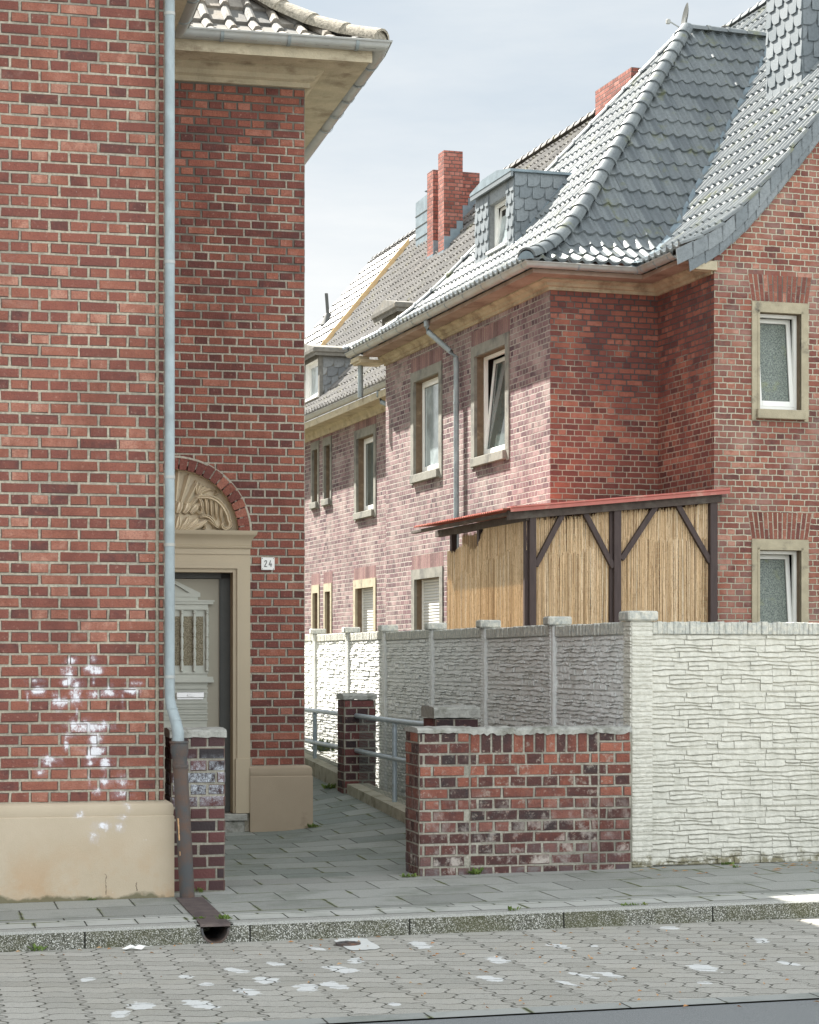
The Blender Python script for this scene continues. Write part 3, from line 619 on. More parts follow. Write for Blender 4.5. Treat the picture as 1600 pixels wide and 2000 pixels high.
# door wing wall with arched doorway
DU = LF.px2u(341, VW); AR0 = .59; AR1 = .705; AZ = LF.z(1043, DU, VW)      # centre, arch radii, springing
def dcut(l, r, z, h):
    if z > AZ: 
        q = (AR0+.06)**2-(z-AZ)**2
        if q <= 0: return [(l, r)]
        hw = sqrt(q)
    else: hw = .66
    out = []
    if l < DU-hw: out.append((l, min(r, DU-hw)))
    if r > DU+hw: out.append((max(l, DU+hw), r))
    return out
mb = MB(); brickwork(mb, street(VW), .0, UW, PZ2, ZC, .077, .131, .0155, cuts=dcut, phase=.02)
brickwork(mb, east(UW), VW+.01, VW+.27, PZ2, ZC, .077, .131, .012); mb.box(UW-.02, UW+.004, VW+.27, 12.9, PZ2, ZC, 3)
wb = VW+.007
for a, b, z0, z1 in ((-.3, DU-.60, PZ2-.6, AZ), (DU+.60, UW-.003, PZ2-.6, AZ), (-.3, DU-.60, AZ, ZC+.1), (DU+.60, UW-.003, AZ, ZC+.1), (DU-.60, DU+.60, AZ+AR1-.03, ZC+.1)):
    mb.box(a, b, wb, wb+.3, z0, z1, 1)
n = 24                                             # spandrel strips following the arch
for k in range(n):
    t0, t1 = pi*k/n, pi*(k+1)/n; r = AR0+.05
    x0, x1 = DU+r*cos(t1), DU+r*cos(t0); zz = AZ+r*min(sin(t0), sin(t1)); 
    if AZ+AR1-.03 > zz: mb.box(x0, x1, wb+.001, wb+.25, zz, AZ+AR1-.03, 1)
mb.box(-.3, UW-.003, wb+.55, 12.9, PZ2-.6, ZC, 1)
mb.box(UW-.3, UW-.003, wb+.25, wb+.6, PZ2-.6, ZC, 1)
LH.part('wall', mb, [M['brickD'], M['mortD'], M['edge_shade'], M['stucco_bounce']])
mb = MB(); voussoirs(mb, street(VW), DU, AZ, AR0, AR1, 0, pi, 25); 
LH.part('brick_arch', mb, [M['brickD']])
mb = MB(); mb.T = street(VW)
pts = [(DU+(AR1+.008)*cos(pi*k/32), AZ+(AR1+.008)*sin(pi*k/32)) for k in range(33)]
for (a, b), (c, d) in zip(pts, pts[1:]):
    mb.poly([(a, .004, b), (c, .004, d), (DU+(c-DU)*.975, .004, AZ+(d-AZ)*.975), (DU+(a-DU)*.975, .004, AZ+(b-AZ)*.975)])
mb.T = None; LH.part('arch_mortar', mb, M['mortD'], fix=False)
# plinths
def plinth(mb, path, zt, zb, out=.058):
    mb.sweep(path, [(0, zt), (out*.55, zt-.004), (out*.85, zt-.018), (out*.95, zt-.045), (out*.9, zt-.085), (out*.86, zt-.092), (out, zt-.098), (out, zb), (-.05, zb), (-.05, zt)])
mb = MB(); plinth(mb, [(-6, 0), (0, 0), (0, VW-.02)], PZ, PZ-1.4); LH.part('plinth', mb, M['plinthL'], smooth=True)
mb = MB(); SU = DU+.725; plinth(mb, [(SU, VW+.1), (SU, VW), (UW, VW), (UW, 12.9)] if False else [(SU-.04, VW), (UW, VW), (UW, 12.9)], PZ2, PZ2-1.4, .062); LH.part('plinth', mb, M['stucco_dark'], smooth=True)
# cornice, soffit, fascia, gutter
def eaves(th, wallpath, zc, over, mats, bandpos=(), g=True, name='gutter', r=.075):
    mb = MB(); mb.sweep(wallpath, [(-.02, zc), (.035, zc), (.035, zc+.045), (.075, zc+.06), (.085, zc+.10), (.15, zc+.13), (.15, zc+.155), (-.02, zc+.155)])
    c = th.part('cornice', mb, mats[0])
    mb = MB(); mb.sweep(wallpath, [(-.02, zc+.152), (over-.175, zc+.152), (over-.175, zc+.215), (-.02, zc+.215)])
    th.part('soffit', mb, mats[-1])
def off(path, d):
    out = []
    for i in range(len(path)):
        def nr(a, b): dx, dy = b[0]-a[0], b[1]-a[1]; l = sqrt(dx*dx+dy*dy); return (dy/l, -dx/l)
        n1 = nr(path[i-1], path[i]) if i else None; n2 = nr(path[i], path[i+1]) if i < len(path)-1 else None
        if n1 is None: nx, ny = n2
        elif n2 is None: nx, ny = n1
        else: k = 1+n1[0]*n2[0]+n1[1]*n2[1]; nx, ny = (n1[0]+n2[0])/k, (n1[1]+n2[1])/k
        out.append((path[i][0]+nx*d, path[i][1]+ny*d))
    return out
WL = [(-6, 0), (0, 0), (0, VW), (UW, VW), (UW, 12.9)]
eaves(LH, WL, ZC, .69, [M['cornice']])
mb = MB(); mb.box(.5, UW+.52, VW-.535, VW-.515, ZC+.125, ZC+.235); LH.part('fascia_board', mb, M['cornice'])
mb = MB(); mb.box(-6, .5, -.535, -.515, ZC+.125, ZC+.235); LH.part('fascia_board', mb, M['cornice'])
OV = .68; ZG = 7.19
mb = MB(); gp = off(WL, OV-.17); gp3 = [(a, b, ZG) for a, b in gp]; gp3[4] = (gp[4][0], gp[4][1], ZG-.12); gp3.insert(4, (gp[3][0], gp[3][1]+.12, ZG-.045)); gutter(mb, gp3); GUT = LH.part('gutter', mb, M['gutter'], smooth=True)
def joints(th, par, items):
    for p, d in items: mb = MB(); gband(mb, p, d); th.part('gutter_joint', mb, M['zinc'], parent=par, smooth=True)
joints(LH, GUT, [((u, gp[3][1], ZG), (1, 0)) for u in (.96, 1.56, 2.18)]+[((gp[3][0], gp[3][1]+.35+k*.55, ZG-.05-.008*k), (0, 1)) for k in range(5)]+[((gp[2][0], gp[2][1]-.5-k*.6, ZG), (0, 1)) for k in range(4)])
# roof planes
EO = OV-.05; ZEL = 7.14
mb = MB()
oF = (0, VW-EO)      # door wing front slope
pfL = lambda s: prof(s)*1.0 if s > 0 else 0
tiles(mb, slopeP((0, VW-EO), (1, 0), (0, 1), ZEL), 0, 5.2, lambda s: (EO-s, UW+EO-s), step=.33, tw=.215, spt=9, amp=.045, lift=.034, shape='r')
tiles(mb, slopeP((UW+EO, 0), (0, 1), (-1, 0), ZEL), 0, 5.2, lambda s: (VW-EO+s, 12.9+EO-s), step=.33, tw=.215, spt=5, amp=.045, lift=.034, shape='r')
tiles(mb, slopeP((EO, 0), (0, 1), (-1, 0), ZEL), 0, 4.4, lambda s: (-EO+s, VW-EO+s), step=.33, tw=.215, spt=5, amp=.045, lift=.034, shape='r')
tiles(mb, slopeP((0, -EO), (1, 0), (0, 1), ZEL), 0, 4.4, lambda s: (-6, EO-s), step=.33, tw=.215, spt=5, amp=.045, lift=.034, shape='r')
LH.part('roof', mb, M['tileD'], fix=False)
mb = MB(); mb.poly([(-6, 9, 7.1), (-6, -.5, 7.12), (.5, -.5, 7.12), (-4, 4, 12.4), (-6, 4, 12.4)]); mb.poly([(-6, 4, 12.4), (-4, 4, 12.4), (-4, 9, 12.4), (-6, 9, 12.4)])
mb.poly([(UW+.5, 12.8, 7.1), (-6, 12.8, 7.1), (-6, 8.4, 12.9), (-2.6, 8.4, 12.9)])
LH.part('roof_underlay', mb, M['greywood'], fix=False)
mb = MB(); caps(mb, [(UW+EO-s, VW-EO+s, ZEL+prof(s)+.045) for s in (.04, .3, .6, .9, 1.3, 1.8, 2.3, 3.5, 5)], r=.125, step=.40, ring=False)
mb.prism([(.115*cos(pi*k/8), .115*sin(pi*k/8)) for k in range(9)], lambda a, b, d: (UW+EO-.04-d+a*.707, VW-EO+.04+d+a*.707, ZEL+.045+b), 0, .03)
LH.part('hip_tile', mb, M['capL'], smooth=True)
# door surround (moulded architrave + entablature)
mb = MB(); mb.T = street(VW)
OPW = LF.px2u(455, VW)-DU; OT = LF.z(1117, DU, VW); STEP = LF.z(1588, DU+.6, VW)
def arch(w0, w1, h0, h1, d0, d1):    # one moulding band around the opening
    mb.box(DU-w1, DU-w0, d0, d1, STEP, OT+h1); mb.box(DU+w0, DU+w1, d0, d1, STEP, OT+h1); mb.box(DU-w0, DU+w0, d0, d1, OT+h0, OT+h1)
arch(OPW, OPW+.035, 0, .035, -.20, .015); arch(OPW+.035, OPW+.10, .035, .10, -.05, .035); arch(OPW+.10, OPW+.125, .10, .135, -.05, .024)
arch(OPW+.125, OPW+.158, .135, .165, -.05, .012)
mb.box(DU+OPW+.02, DU+OPW+.15, -.05, .045, STEP, STEP+.50); mb.box(DU-OPW-.15, DU-OPW-.02, -.05, .045, STEP, STEP+.50)
mb.T = None
ez = OT+.165
W2 = OPW+.158
mb.sweep([(DU-W2+.02, VW+.03), (DU-W2+.02, VW), (DU+W2-.02, VW), (DU+W2-.02, VW+.03)], [(-.05, ez), (.02, ez), (.02, ez+.05), (.03, ez+.055), (.035, ez+.07), (.022, ez+.075), (.025, ez+.085), (.03, ez+.12), (.045, ez+.15), (.07, ez+.175), (.075, ez+.18), (.08, ez+.215), (-.05, ez+.215)])
LH.part('door_surround', mb, M['surround'], smooth=True)
TZ = ez+.215
# carved tympanum
mb = MB(); mb.T = street(VW)
n = 40; c = [(DU+AR0*cos(pi*k/n), AZ+AR0*sin(pi*k/n)) for k in range(n+1)]
mb.poly([(x, -.10, max(z, TZ-.02)) for x, z in c])
for (x, z), (x2, z2) in zip(c, c[1:]): mb.poly([(x, -.10, z), (x2, -.10, z2), (x2, -.0, z2), (x, -.0, z)])
def ridge(path, w, h, tip=.0, base=-.10):        # raised carved lobe with a rounded back along a path
    P = [Vector((a, 0, b)) for a, b in path]; n = len(P); R = []
    for i, p in enumerate(P):
        d = (P[min(i+1, n-1)]-P[max(i-1, 0)]).normalized(); s_ = Vector((-d.z, 0, d.x)); f = i/(n-1); q = (sin(pi*min(1, .12+f*.88)))**.6 if not tip else (1-f*.9)
        ww = w*q; hh_ = h*(.35+.65*q)
        R.append([mb.vert((p.x+s_.x*ww*t, base+hh_*k, p.z+s_.z*ww*t)) for t, k in ((-1, 0), (-.85, .6), (-.45, .95), (0, .72), (.45, .95), (.85, .6), (1, 0))])
    for A, B in zip(R, R[1:]):
        for k in range(6): mb.face([A[k], A[k+1], B[k+1], B[k]])
def curve(p0, p1, p2, n=10): return [((1-t)**2*p0[0]+2*t*(1-t)*p1[0]+t*t*p2[0], (1-t)**2*p0[1]+2*t*(1-t)*p1[1]+t*t*p2[1]) for t in [i/n for i in range(n+1)]]
for sg in (1, -1):
    X = lambda x: DU+sg*x
    Z = lambda z: TZ+z
    # radiating pointed flutes
    for k, a in enumerate([86, 75, 64, 54, 45]):
        a = radians(a); L0, L1 = .27, (.56, .545, .50, .44, .36)[k]
        p0, p1 = (X(L0*cos(a)*.9), Z(L0*sin(a))), (X(L1*cos(a)), Z(L1*sin(a))); dx, dz = (p1[0]-p0[0]), (p1[1]-p0[1]); l = sqrt(dx*dx+dz*dz); nx, nz_ = -dz/l, dx/l
        q = .88; m_ = (p0[0]+dx*q, p0[1]+dz*q); wv = .030
        A = [(p0[0]+nx*wv*.6, -.095, p0[1]+nz_*wv*.6), (m_[0]+nx*wv, -.085, m_[1]+nz_*wv), (p1[0], -.07, p1[1]), (m_[0]-nx*wv, -.085, m_[1]-nz_*wv), (p0[0]-nx*wv*.6, -.095, p0[1]-nz_*wv*.6)]
        top = [(p0[0], -.045, p0[1]), (m_[0], -.03, m_[1])]
        mb.poly([A[0], A[1], top[1], top[0]]); mb.poly([A[1], A[2], top[1]]); mb.poly([A[2], A[3], top[1]]); mb.poly([A[3], A[4], top[0], top[1]])
    # shell bowl: two tiers of rounded lobes
    for k in range(3):
        x = .04+.075*k; ridge(curve((X(x*.8), Z(.16)), (X(x+.02), Z(.22)), (X(x+.02), Z(.28-.015*k))), .036, .07)
    for k in range(4):
        x = .03+.07*k; ridge(curve((X(x*.55), Z(.0)), (X(x+.02), Z(.06)), (X(x+.015+.02*k), Z(.145-.012*k))), .034, .075)
    # big acanthus scroll sweeping to the right and ending in a volute
    sp = curve((X(.20), Z(.30)), (X(.42), Z(.36)), (X(.50), Z(.13)), 14)
    sp += [(X(.47+.055*r*cos(t)), Z(.06+.055*r*sin(t))) for t, r in [(pi*.3-i*.55, 1-i*.07) for i in range(12)]]
    ridge(sp, .030, .085)
    for k in range(5): 
        t = .12+.15*k; b = sp[int(t*14)]; ridge(curve(b, (X(.27+.04*k), Z(.24-.012*k)), (X(.26+.045*k), Z(.17-.022*k)), 8), .022, .075)
    ridge([(X(.24+.035*r*cos(t)), Z(.19+.035*r*sin(t))) for t, r in [(pi*.8+i*.5, 1-i*.06) for i in range(13)]], .016, .07)
    ridge(curve((X(.24), Z(.125)), (X(.34), Z(.17)), (X(.40), Z(.02)), 10), .02, .07)
    for k in range(3): ridge(curve((X(.30+.03*k), Z(.10-.02*k)), (X(.36+.02*k), Z(.10-.03*k)), (X(.37+.03*k), Z(.02)), 6), .015, .06)
    ridge([(X(.27+.03*r*cos(t)), Z(.035+.03*r*sin(t))) for t, r in [(pi-i*.5, 1-i*.06) for i in range(13)]], .014, .07)
    for k in range(4): ridge(curve((X(.22), Z(.33)), (X(.21+.03*k), Z(.40)), (X(.20+.052*k), Z(.47-.03*k)), 8), .021, .06)
    ridge([(X(.385+.03*r*cos(t)), Z(.355+.03*r*sin(t))) for t, r in [(pi*.9-i*.5, 1-i*.06) for i in range(13)]], .014, .055)
mb.T = None
LH.part('tympanum_relief', mb, M['relief'], smooth=True)
# door: leaf set back, applied classical panel with balusters
DV = VW+.20
mb = MB(); mb.T = street(DV)
W3 = OPW-.0
for s_ in (1, -1):
    a, b = sorted((DU+s_*(W3), DU+s_*(W3-.085))); mb.box(a, b, -.05, .03, STEP, OT)
    a, b = sorted((DU+s_*(W3-.09), DU+s_*(W3-.10))); mb.box(a, b, -.05, .04, STEP, OT-.05)
mb.box(DU-W3, DU+W3, -.05, .03, OT-.05, OT+.01); mb.T = None
DOOR = LH.part('door', mb, M['rubber'])
mb = MB(); mb.T = street(DV); mb.box(DU-W3+.10, DU+W3-.10, -.04, .012, STEP, OT-.055); mb.T = None
LH.part('door_leaf', mb, M['door'], parent=DOOR)
zz = lambda py: LF.z(py, DU, DV)
mb = MB(); mb.T = street(DV)
hw = LF.px2u(415, DV)-DU; h2 = LF.px2u(405, DV)-DU; h3 = LF.px2u(390, DV)-DU
mb.box(DU-h2, DU+h2, .012, .035, zz(1312), zz(1190))
for a, b, y0, y1 in ((hw+.012, .065, 1172, 1175), (hw, .058, 1175, 1180), (h2, .045, 1180, 1188), (h2+.005, .055, 1188, 1191), (h3, .048, 1158, 1166), (h3-.02, .04, 1166, 1172)):
    mb.box(DU-a, DU+a, .012, b, zz(y1), zz(y0))
ap = zz(1132)                                    # small pediment
for s_ in (1, -1):
    P0, P1 = (DU+s_*h3, zz(1158)), (DU, ap); 
    mb.prism([P0, P1, (DU, ap-.03), (DU+s_*(h3-.10), zz(1158))], lambda a, b, d: (a, d, b), .012, .05)
mb.prism([(DU-h3+.1, zz(1158)), (DU+h3-.1, zz(1158)), (DU, ap-.035)], lambda a, b, d: (a, d, b), .012, .026)
for y0, y1, a, d in ((1312, 1316, h2, .05), (1316, 1322, h2-.006, .04), (1322, 1328, hw, .052), (1328, 1333, hw+.006, .058), (1333, 1338, h2, .03)): mb.box(DU-a, DU+a, .012, d, zz(y1), zz(y0))
for y in (1343, 1352, 1372, 1382, 1393, 1404):      # stepped lower apron
    mb.sweep([(0, 0)], [(0, 0)]) if False else None
    d = .030+.004*((y//10) % 2); mb.box(DU-h2+.005, DU+h2-.005, .012, d, zz(y+9), zz(y)); mb.box(DU-h2, DU+h2, .012, d+.013, zz(y+2.4), zz(y))
mb.box(DU-h2+.008, DU+h2-.008, .012, .026, zz(1440), zz(1338))
mb.T = None
APP = LH.part('door_panel', mb, M['sage'], parent=DOOR)
mb = MB(); mb.T = street(DV); gw = LF.px2u(396, DV)-DU; mb.box(DU-gw, DU+gw, .034, .0375, zz(1300), zz(1204)); mb.T = None
LH.part('door_glass', mb, M['frost'], parent=DOOR)
for k, px in enumerate([354, 378.5, 403]+[2*341-354, 2*341-378.5, 2*341-403]):
    u = LF.px2u(px, DV); zb, zt = zz(1311), zz(1192); Hh = zt-zb; mb = MB(); pr = [(0, .016), (.02, .016), (.03, .012)]
    for q in range(5):
        z0_ = .03+q*(.94/5); pr += [(z0_+.004, .011), (z0_+.06, .017), (z0_+.12, .014), (z0_+.16, .009), (z0_+.168, .0145), (z0_+.180, .0145)]
    pr += [(.975, .011), (.98, .017), (1, .017)]
    mb.lathe((u, DV-.055, zb), [(r, z*Hh) for z, r in pr], 12); LH.part('baluster', mb, M['sage'], parent=DOOR, smooth=True)
mb = MB(); mb.T = street(DV); u0, u1 = LF.px2u(343, DV), LF.px2u(398, DV); mb.bbox(u0, u1, .02, .055, zz(1363), zz(1352), .006); mb.bbox((u0+u1)/2-.03, (u0+u1)/2+.03, .05, .062, zz(1360), zz(1356), .003); mb.box(u0+.01, u1-.01, .015, .04, zz(1366), zz(1363)); mb.T = None
LH.part('letter_slot', mb, M['alu'], parent=DOOR)
mb = MB(); mb.bbox(DU-.62, DU+.66, VW-.055, VW+.3, STEP-.07, STEP-.005, .008); mb.bbox(DU-.62, DU+.64, VW-.03, VW+.3, STEP-.40, STEP-.07, .008)
LH.part('door_step', mb, M['coping'])
# house number plate
HN = Thing('house_number_plate', 'small white enamel plate reading 24 beside the door', 'sign', LF, LF.px2u(523, VW), VW-.004, LF.z(1101, 1.4, VW))
mb = MB(); mb.T = street(VW); x, z = HN.b[0], HN.b[2]; mb.bbox(x-.062, x+.062, .006, .014, z-.058, z+.058, .003); mb.T = None; HN.part('plate', mb, M['pvc'])
M['ink'] = plain('black_enamel', (.02, .02, .025), .4)
for a, b in ((-.052, -.048), (.052, -.048), (-.052, .048), (.052, .048)):
    mb = MB(); mb.T = street(VW); mb.prism([(x+a+.004*cos(t*.785), z+b+.004*sin(t*.785)) for t in range(8)], lambda p, q, d: (p, d, q), .013, .017); mb.T = None; HN.part('screw', mb, M['ink'])
def stroke(mb, pts, w, T):
    mb.T = T
    for (a, b), (c, d) in zip(pts, pts[1:]):
        l = sqrt((c-a)**2+(d-b)**2) or 1; nx, nz_ = -(d-b)/l*w, (c-a)/l*w; ex, ez_ = (c-a)/l*w*.6, (d-b)/l*w*.6
        mb.prism([(a+nx-ex, b+nz_-ez_), (c+nx+ex, d+nz_+ez_), (c-nx+ex, d-nz_+ez_), (a-nx-ex, b-nz_-ez_)], lambda p, q, e: (p, e, q), .0145, .0165)
    mb.T = None
mb = MB(); two = [(-.030, .017), (-.027, .026), (-.020, .029), (-.013, .025), (-.012, .015), (-.018, .002), (-.027, -.014), (-.032, -.026), (-.010, -.026)]
stroke(mb, [(x+a, z+b) for a, b in two], .0032, street(VW)); stroke(mb, [(x+a, z+b) for a, b in ((.024, .029), (.010, -.010), (.036, -.010))], .0032, street(VW)); stroke(mb, [(x+a, z+b) for a, b in ((.028, .006), (.028, -.026))], .0032, street(VW))
HN.part('numeral', mb, M['ink'])
# downpipe and cast-iron standpipe
PU, PV = LF.px2u(331.5, -.075), -.075
DP = Thing('downpipe', 'blue grey zinc downpipe elbowing into a rusty iron standpipe at the house corner', 'downpipe', LF, LF.px2u(366, -.13), -.13, gz(0, 0))
zf = lambda py: LF.z(py, PU, PV)
mb = MB(); e0 = (LF.px2u(331.5, PV), PV); e1 = (LF.px2u(348, PV-.06), PV-.06)
path = [(e0[0], e0[1], 8.2), (e0[0], e0[1], zf(1362))]+[(e0[0]+(e1[0]-e0[0])*q, e0[1]+(e1[1]-e0[1])*q, zf(y)) for q, y in ((.05, 1368), (.22, 1382), (.62, 1403), (.85, 1418), (1, 1430), (1, 1450))]
mb.vtube(path, [.0345]*2+[.0355, .037, .039, .040, .041, .041], 20)
DP.part('zinc_pipe', mb, M['zinc'], smooth=True)
mb = MB()
for y in (27, 512, 932, 1064, 1322):
    mb = MB(); mb.vtube([(e0[0], e0[1], zf(y+3)), (e0[0], e0[1], zf(y-3))], .0375, 20); mb.box(e0[0]-.012, e0[0]+.012, e0[1], -.0, zf(y+3), zf(y-3)); DP.part('pipe_clamp', mb, M['gutter'], smooth=True)
for q, y in ((.25, 1384), (.68, 1407)):
    mb = MB(); mb.vtube([(e0[0]+(e1[0]-e0[0])*q, e0[1]+(e1[1]-e0[1])*q, zf(y+2)), (e0[0]+(e1[0]-e0[0])*q, e0[1]+(e1[1]-e0[1])*q, zf(y-2))], .0405, 20); DP.part('pipe_joint', mb, M['zinc'], smooth=True)
mb = MB(); b0 = (LF.px2u(350, -.135), -.135); b1 = (LF.px2u(366, -.13), -.13); zb = gz(*b1)
lp = lambda f: (b0[0]+(b1[0]-b0[0])*f, b0[1]+(b1[1]-b0[1])*f); Z0 = zf(1447)
def fz(f): return Z0+(zb-Z0)*f
mb.vtube([(*lp(0), Z0), (*lp(.0), fz(.012)), (*lp(.012), fz(.014)), (*lp(.03), fz(.07)), (*lp(.07), fz(.10)), (*lp(.07), fz(.15)), (*lp(.15), fz(.152)), (*lp(.15), fz(.168)), (*lp(.16), fz(.17)), (*lp(1), zb)], [.066, .066, .060, .061, .050, .050, .056, .056, .050, .051], 22)
SP = DP.part('iron_standpipe', mb, M['iron'], smooth=True)
mb = MB()
for f0, f1, ww in ((.49, .63, .006), (.70, .73, .005)):
    for i in range(6):
        f = f0+(f1-f0)*i/6; p = lp(f); g_ = lp(f+.03); t = radians(222); r = .0515
        mb.poly([(p[0]+r*cos(t-ww*20*random.uniform(.5, 1.2)), p[1]+r*sin(t-ww*20), fz(f)), (p[0]+r*cos(t+ww*20), p[1]+r*sin(t+ww*20*random.uniform(.5, 1.2)), fz(f)), (g_[0]+r*cos(t+ww*20), g_[1]+r*sin(t+ww*20), fz(f+(f1-f0)/6)), (g_[0]+r*cos(t-ww*20), g_[1]+r*sin(t-ww*20), fz(f+(f1-f0)/6))])
DP.part('paint_flake', mb, M['peel'], parent=SP, fix=False)
# drain channel across the pavement to the kerb
cu0, cu1 = LF.px2u(372, -.22), LF.px2u(420, KV)
DR = Thing('drain_channel', 'rusty iron drain channel crossing the pavement and opening through the kerb', 'drain', LF, (cu0+cu1)/2, -.9, gz(0, -.9))
mb = MB(); nn_ = 10; A = []
for i in range(nn_+1):
    f = i/nn_; v = -.14+(KV-.02+.14)*f; cu = cu0+(cu1-cu0)*f; hw_ = .092; z = gz(cu, v)+.007; A.append([mb.vert((cu-hw_, v, z)), mb.vert((cu+hw_, v, z)), mb.vert((cu+hw_, v, z-.02)), mb.vert((cu-hw_, v, z-.02))])
for a, b in zip(A, A[1:]):
    for k in range(4): mb.face([a[k], a[(k+1) % 4], b[(k+1) % 4], b[k]])
mb.face(A[0][::-1]); mb.face(A[-1])
_m = N('ribbed_iron_plate'); _o = _m.xyz(); _s = _m.math('SINE', _m.math('MULTIPLY', _o[1], 260.)); _c = _m.mix(_m.rng(_m.noise(8, 5), .4, .65), (.085, .065, .065), (.14, .11, .10)); M['plate'] = _m.done(_c, .6, _m.math('ADD', _s, _m.noise(80, 3)), .004)
DR.part('cover_plate', mb, M['plate'])
mb = MB(); zt = gz(cu1, KV)-.012; R = []
for v in (KV-.02, KV+.5):
    for r in (.088, .076): R.append([mb.vert((cu1+r*cos(pi+pi*k/14), v, zt-.01+r*1.12*sin(pi+pi*k/14))) for k in range(15)])
for A, B in ((R[0], R[1]), (R[0], R[2]), (R[1], R[3])):
    for k in range(14): mb.face([A[k], A[k+1], B[k+1], B[k]])
DR.part('outlet_pipe', mb, M['iron'], smooth=True)
mb = MB(); mb.box(cu1-.12, cu1+.12, KV+.5, KV+.52, zt-.2, zt-.012); 
for s_ in (-1, 1):
    for k in range(8):
        t0, t1 = pi/2*k/8, pi/2*(k+1)/8; x0, x1 = s_*.089*cos(t0), s_*.089*cos(t1)
        za, zb_ = -.089*1.12*sin(t0), -.089*1.12*sin(t1)
        mb.poly([(cu1+s_*.112, KV-.004, zt-.01+za), (cu1+x0, KV-.004, zt-.01+za), (cu1+x1, KV-.004, zt-.01+zb_), (cu1+s_*.112, KV-.004, zt-.01+zb_)])
    mb.poly([(cu1+s_*.112, KV-.004, zt-.01), (cu1+s_*.089, KV-.004, zt-.01), (cu1+s_*.089, KV-.004, gz(cu1, KV)-.008), (cu1+s_*.112, KV-.004, gz(cu1, KV)-.008)])
    mb.poly([(cu1+s_*.112, KV-.004, gz(cu1, KV)-.001), (cu1+s_*.095, KV-.004, gz(cu1, KV)-.001), (cu1+s_*.095, KV+.15, gz(cu1, KV)-.001), (cu1+s_*.112, KV+.15, gz(cu1, KV)-.001)])
mb.poly([(cu1-.112, KV-.004, zt-.105), (cu1+.112, KV-.004, zt-.105), (cu1+.112, KV-.006, zt-.2), (cu1-.112, KV-.006, zt-.2)])
DR.part('kerb_collar', mb, M['kerb'], fix=False)

# ================================================================== brick piers and low wall of the gateway
M['brickW'] = brick_real('weathered_wall_brick', [(0, (.045, .034, .034)), (.35, (.095, .042, .038)), (.65, (.215, .075, .052)), (1, (.36, .135, .09))], efflo=(.12, .66))
M['mortW'] = mortar('rough_grey_mortar', (.40, .38, .32), (.26, .25, .21))
M['brickB'] = brick_real('dark_blackened_brick', [(0, (.035, .028, .030)), (.45, (.08, .035, .038)), (1, (.17, .060, .055))])
_m = N('sprayed_dark_brick'); _c = _m.ramp(_m.isl(), [(0, (.03, .026, .028)), (.5, (.075, .032, .033)), (1, (.13, .048, .045))]); _z = _m.xyz()[2]
_k = _m.math('MULTIPLY', _m.rng(_m.math('ABSOLUTE', _m.math('SUBTRACT', _z, .76)), .07, .20, 1., 0.), _m.rng(_m.noise(22, 4, .7), .38, .60)); _k = _m.math('MULTIPLY', _k, _m.rng(_m.noise(170, 2, .8), .38, .58, .15, 1.))
M['brickS'] = _m.done(_m.mix(_k, _c, (.55, .60, .66)), .7, _m.noise(60, 4, .7), .006)
def copingmesh(mb, u0, u1, v0, v1, z0, z1, rough=.012, n=26, lip=.0, seed=1):
    rr = random.Random(seed); R = []
    for i in range(n+1):
        u = u0+(u1-u0)*i/n; j = lambda a=1: rr.uniform(-rough, rough)*a; e = lip
        R.append([mb.vert(p) for p in ((u, v0-e+j(.4), z0-abs(j(1.6))), (u, v0-e+j(.4), z1-.022+j(.5)), (u, v0-e+.025, z1-.006+j(.5)), (u, (v0+v1)/2, z1+j(.4)+.004), (u, v1+e-.025, z1-.006+j(.5)), (u, v1+e, z1-.022), (u, v1+e, z0-abs(j(1.2))))])
    for A, B in zip(R, R[1:]):
        for k in range(7): mb.face([A[k], A[(k+1) % 7], B[(k+1) % 7], B[k]])
    mb.face(R[0][::-1]); mb.face(R[-1])
def pier(th, u0, u1, v0, v1, z0, z1, bm, cope=.045, top=.0, seed=2, name='brickwork', ch=.0833, hl=.125, lip=.008, ragged=0., st=0):
    mb = MB(); mb.box(u0+.006, u1-.006, v0+.006, v1-.006, z0-.3, z1-.02, 1)
    brickwork(mb, street(v0), u0, u1, z0, z1, ch, hl, .015, phase=random.uniform(0, .2), ragged=ragged, soldier_top=st)
    brickwork(mb, east(u1), v0+.012, v1-.012, z0, z1, ch, hl, .011, ragged=ragged)
    brickwork(mb, alley(u0), v0+.012, v1-.012, z0, z1, ch, hl, .011, phase=.03, ragged=ragged)
    brickwork(mb, lambda x, o, z: (x, v1+o, z), u0, u1, z0, z1, ch, hl, .011)
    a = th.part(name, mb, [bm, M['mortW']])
    mb = MB(); copingmesh(mb, u0-lip, u1+lip, v0-lip, v1+lip, z1-.006, z1+cope, seed=seed, rough=.006, n=12); th.part('coping', mb, M['coping'])
    return a
v0 = .19; u1 = LF.px2u(440.5, v0); zt = LF.z(1437, u1, v0)
GP = Thing('gate_pier', 'short dark brick pier with white paint haze, behind the rusty iron standpipe', 'brick pier', LF, u1-.2, v0+.18, gz(u1, v0))
pier(GP, .062, u1, v0, v0+.38, gz(u1, v0), zt, M['brickS'], cope=.05, seed=4)
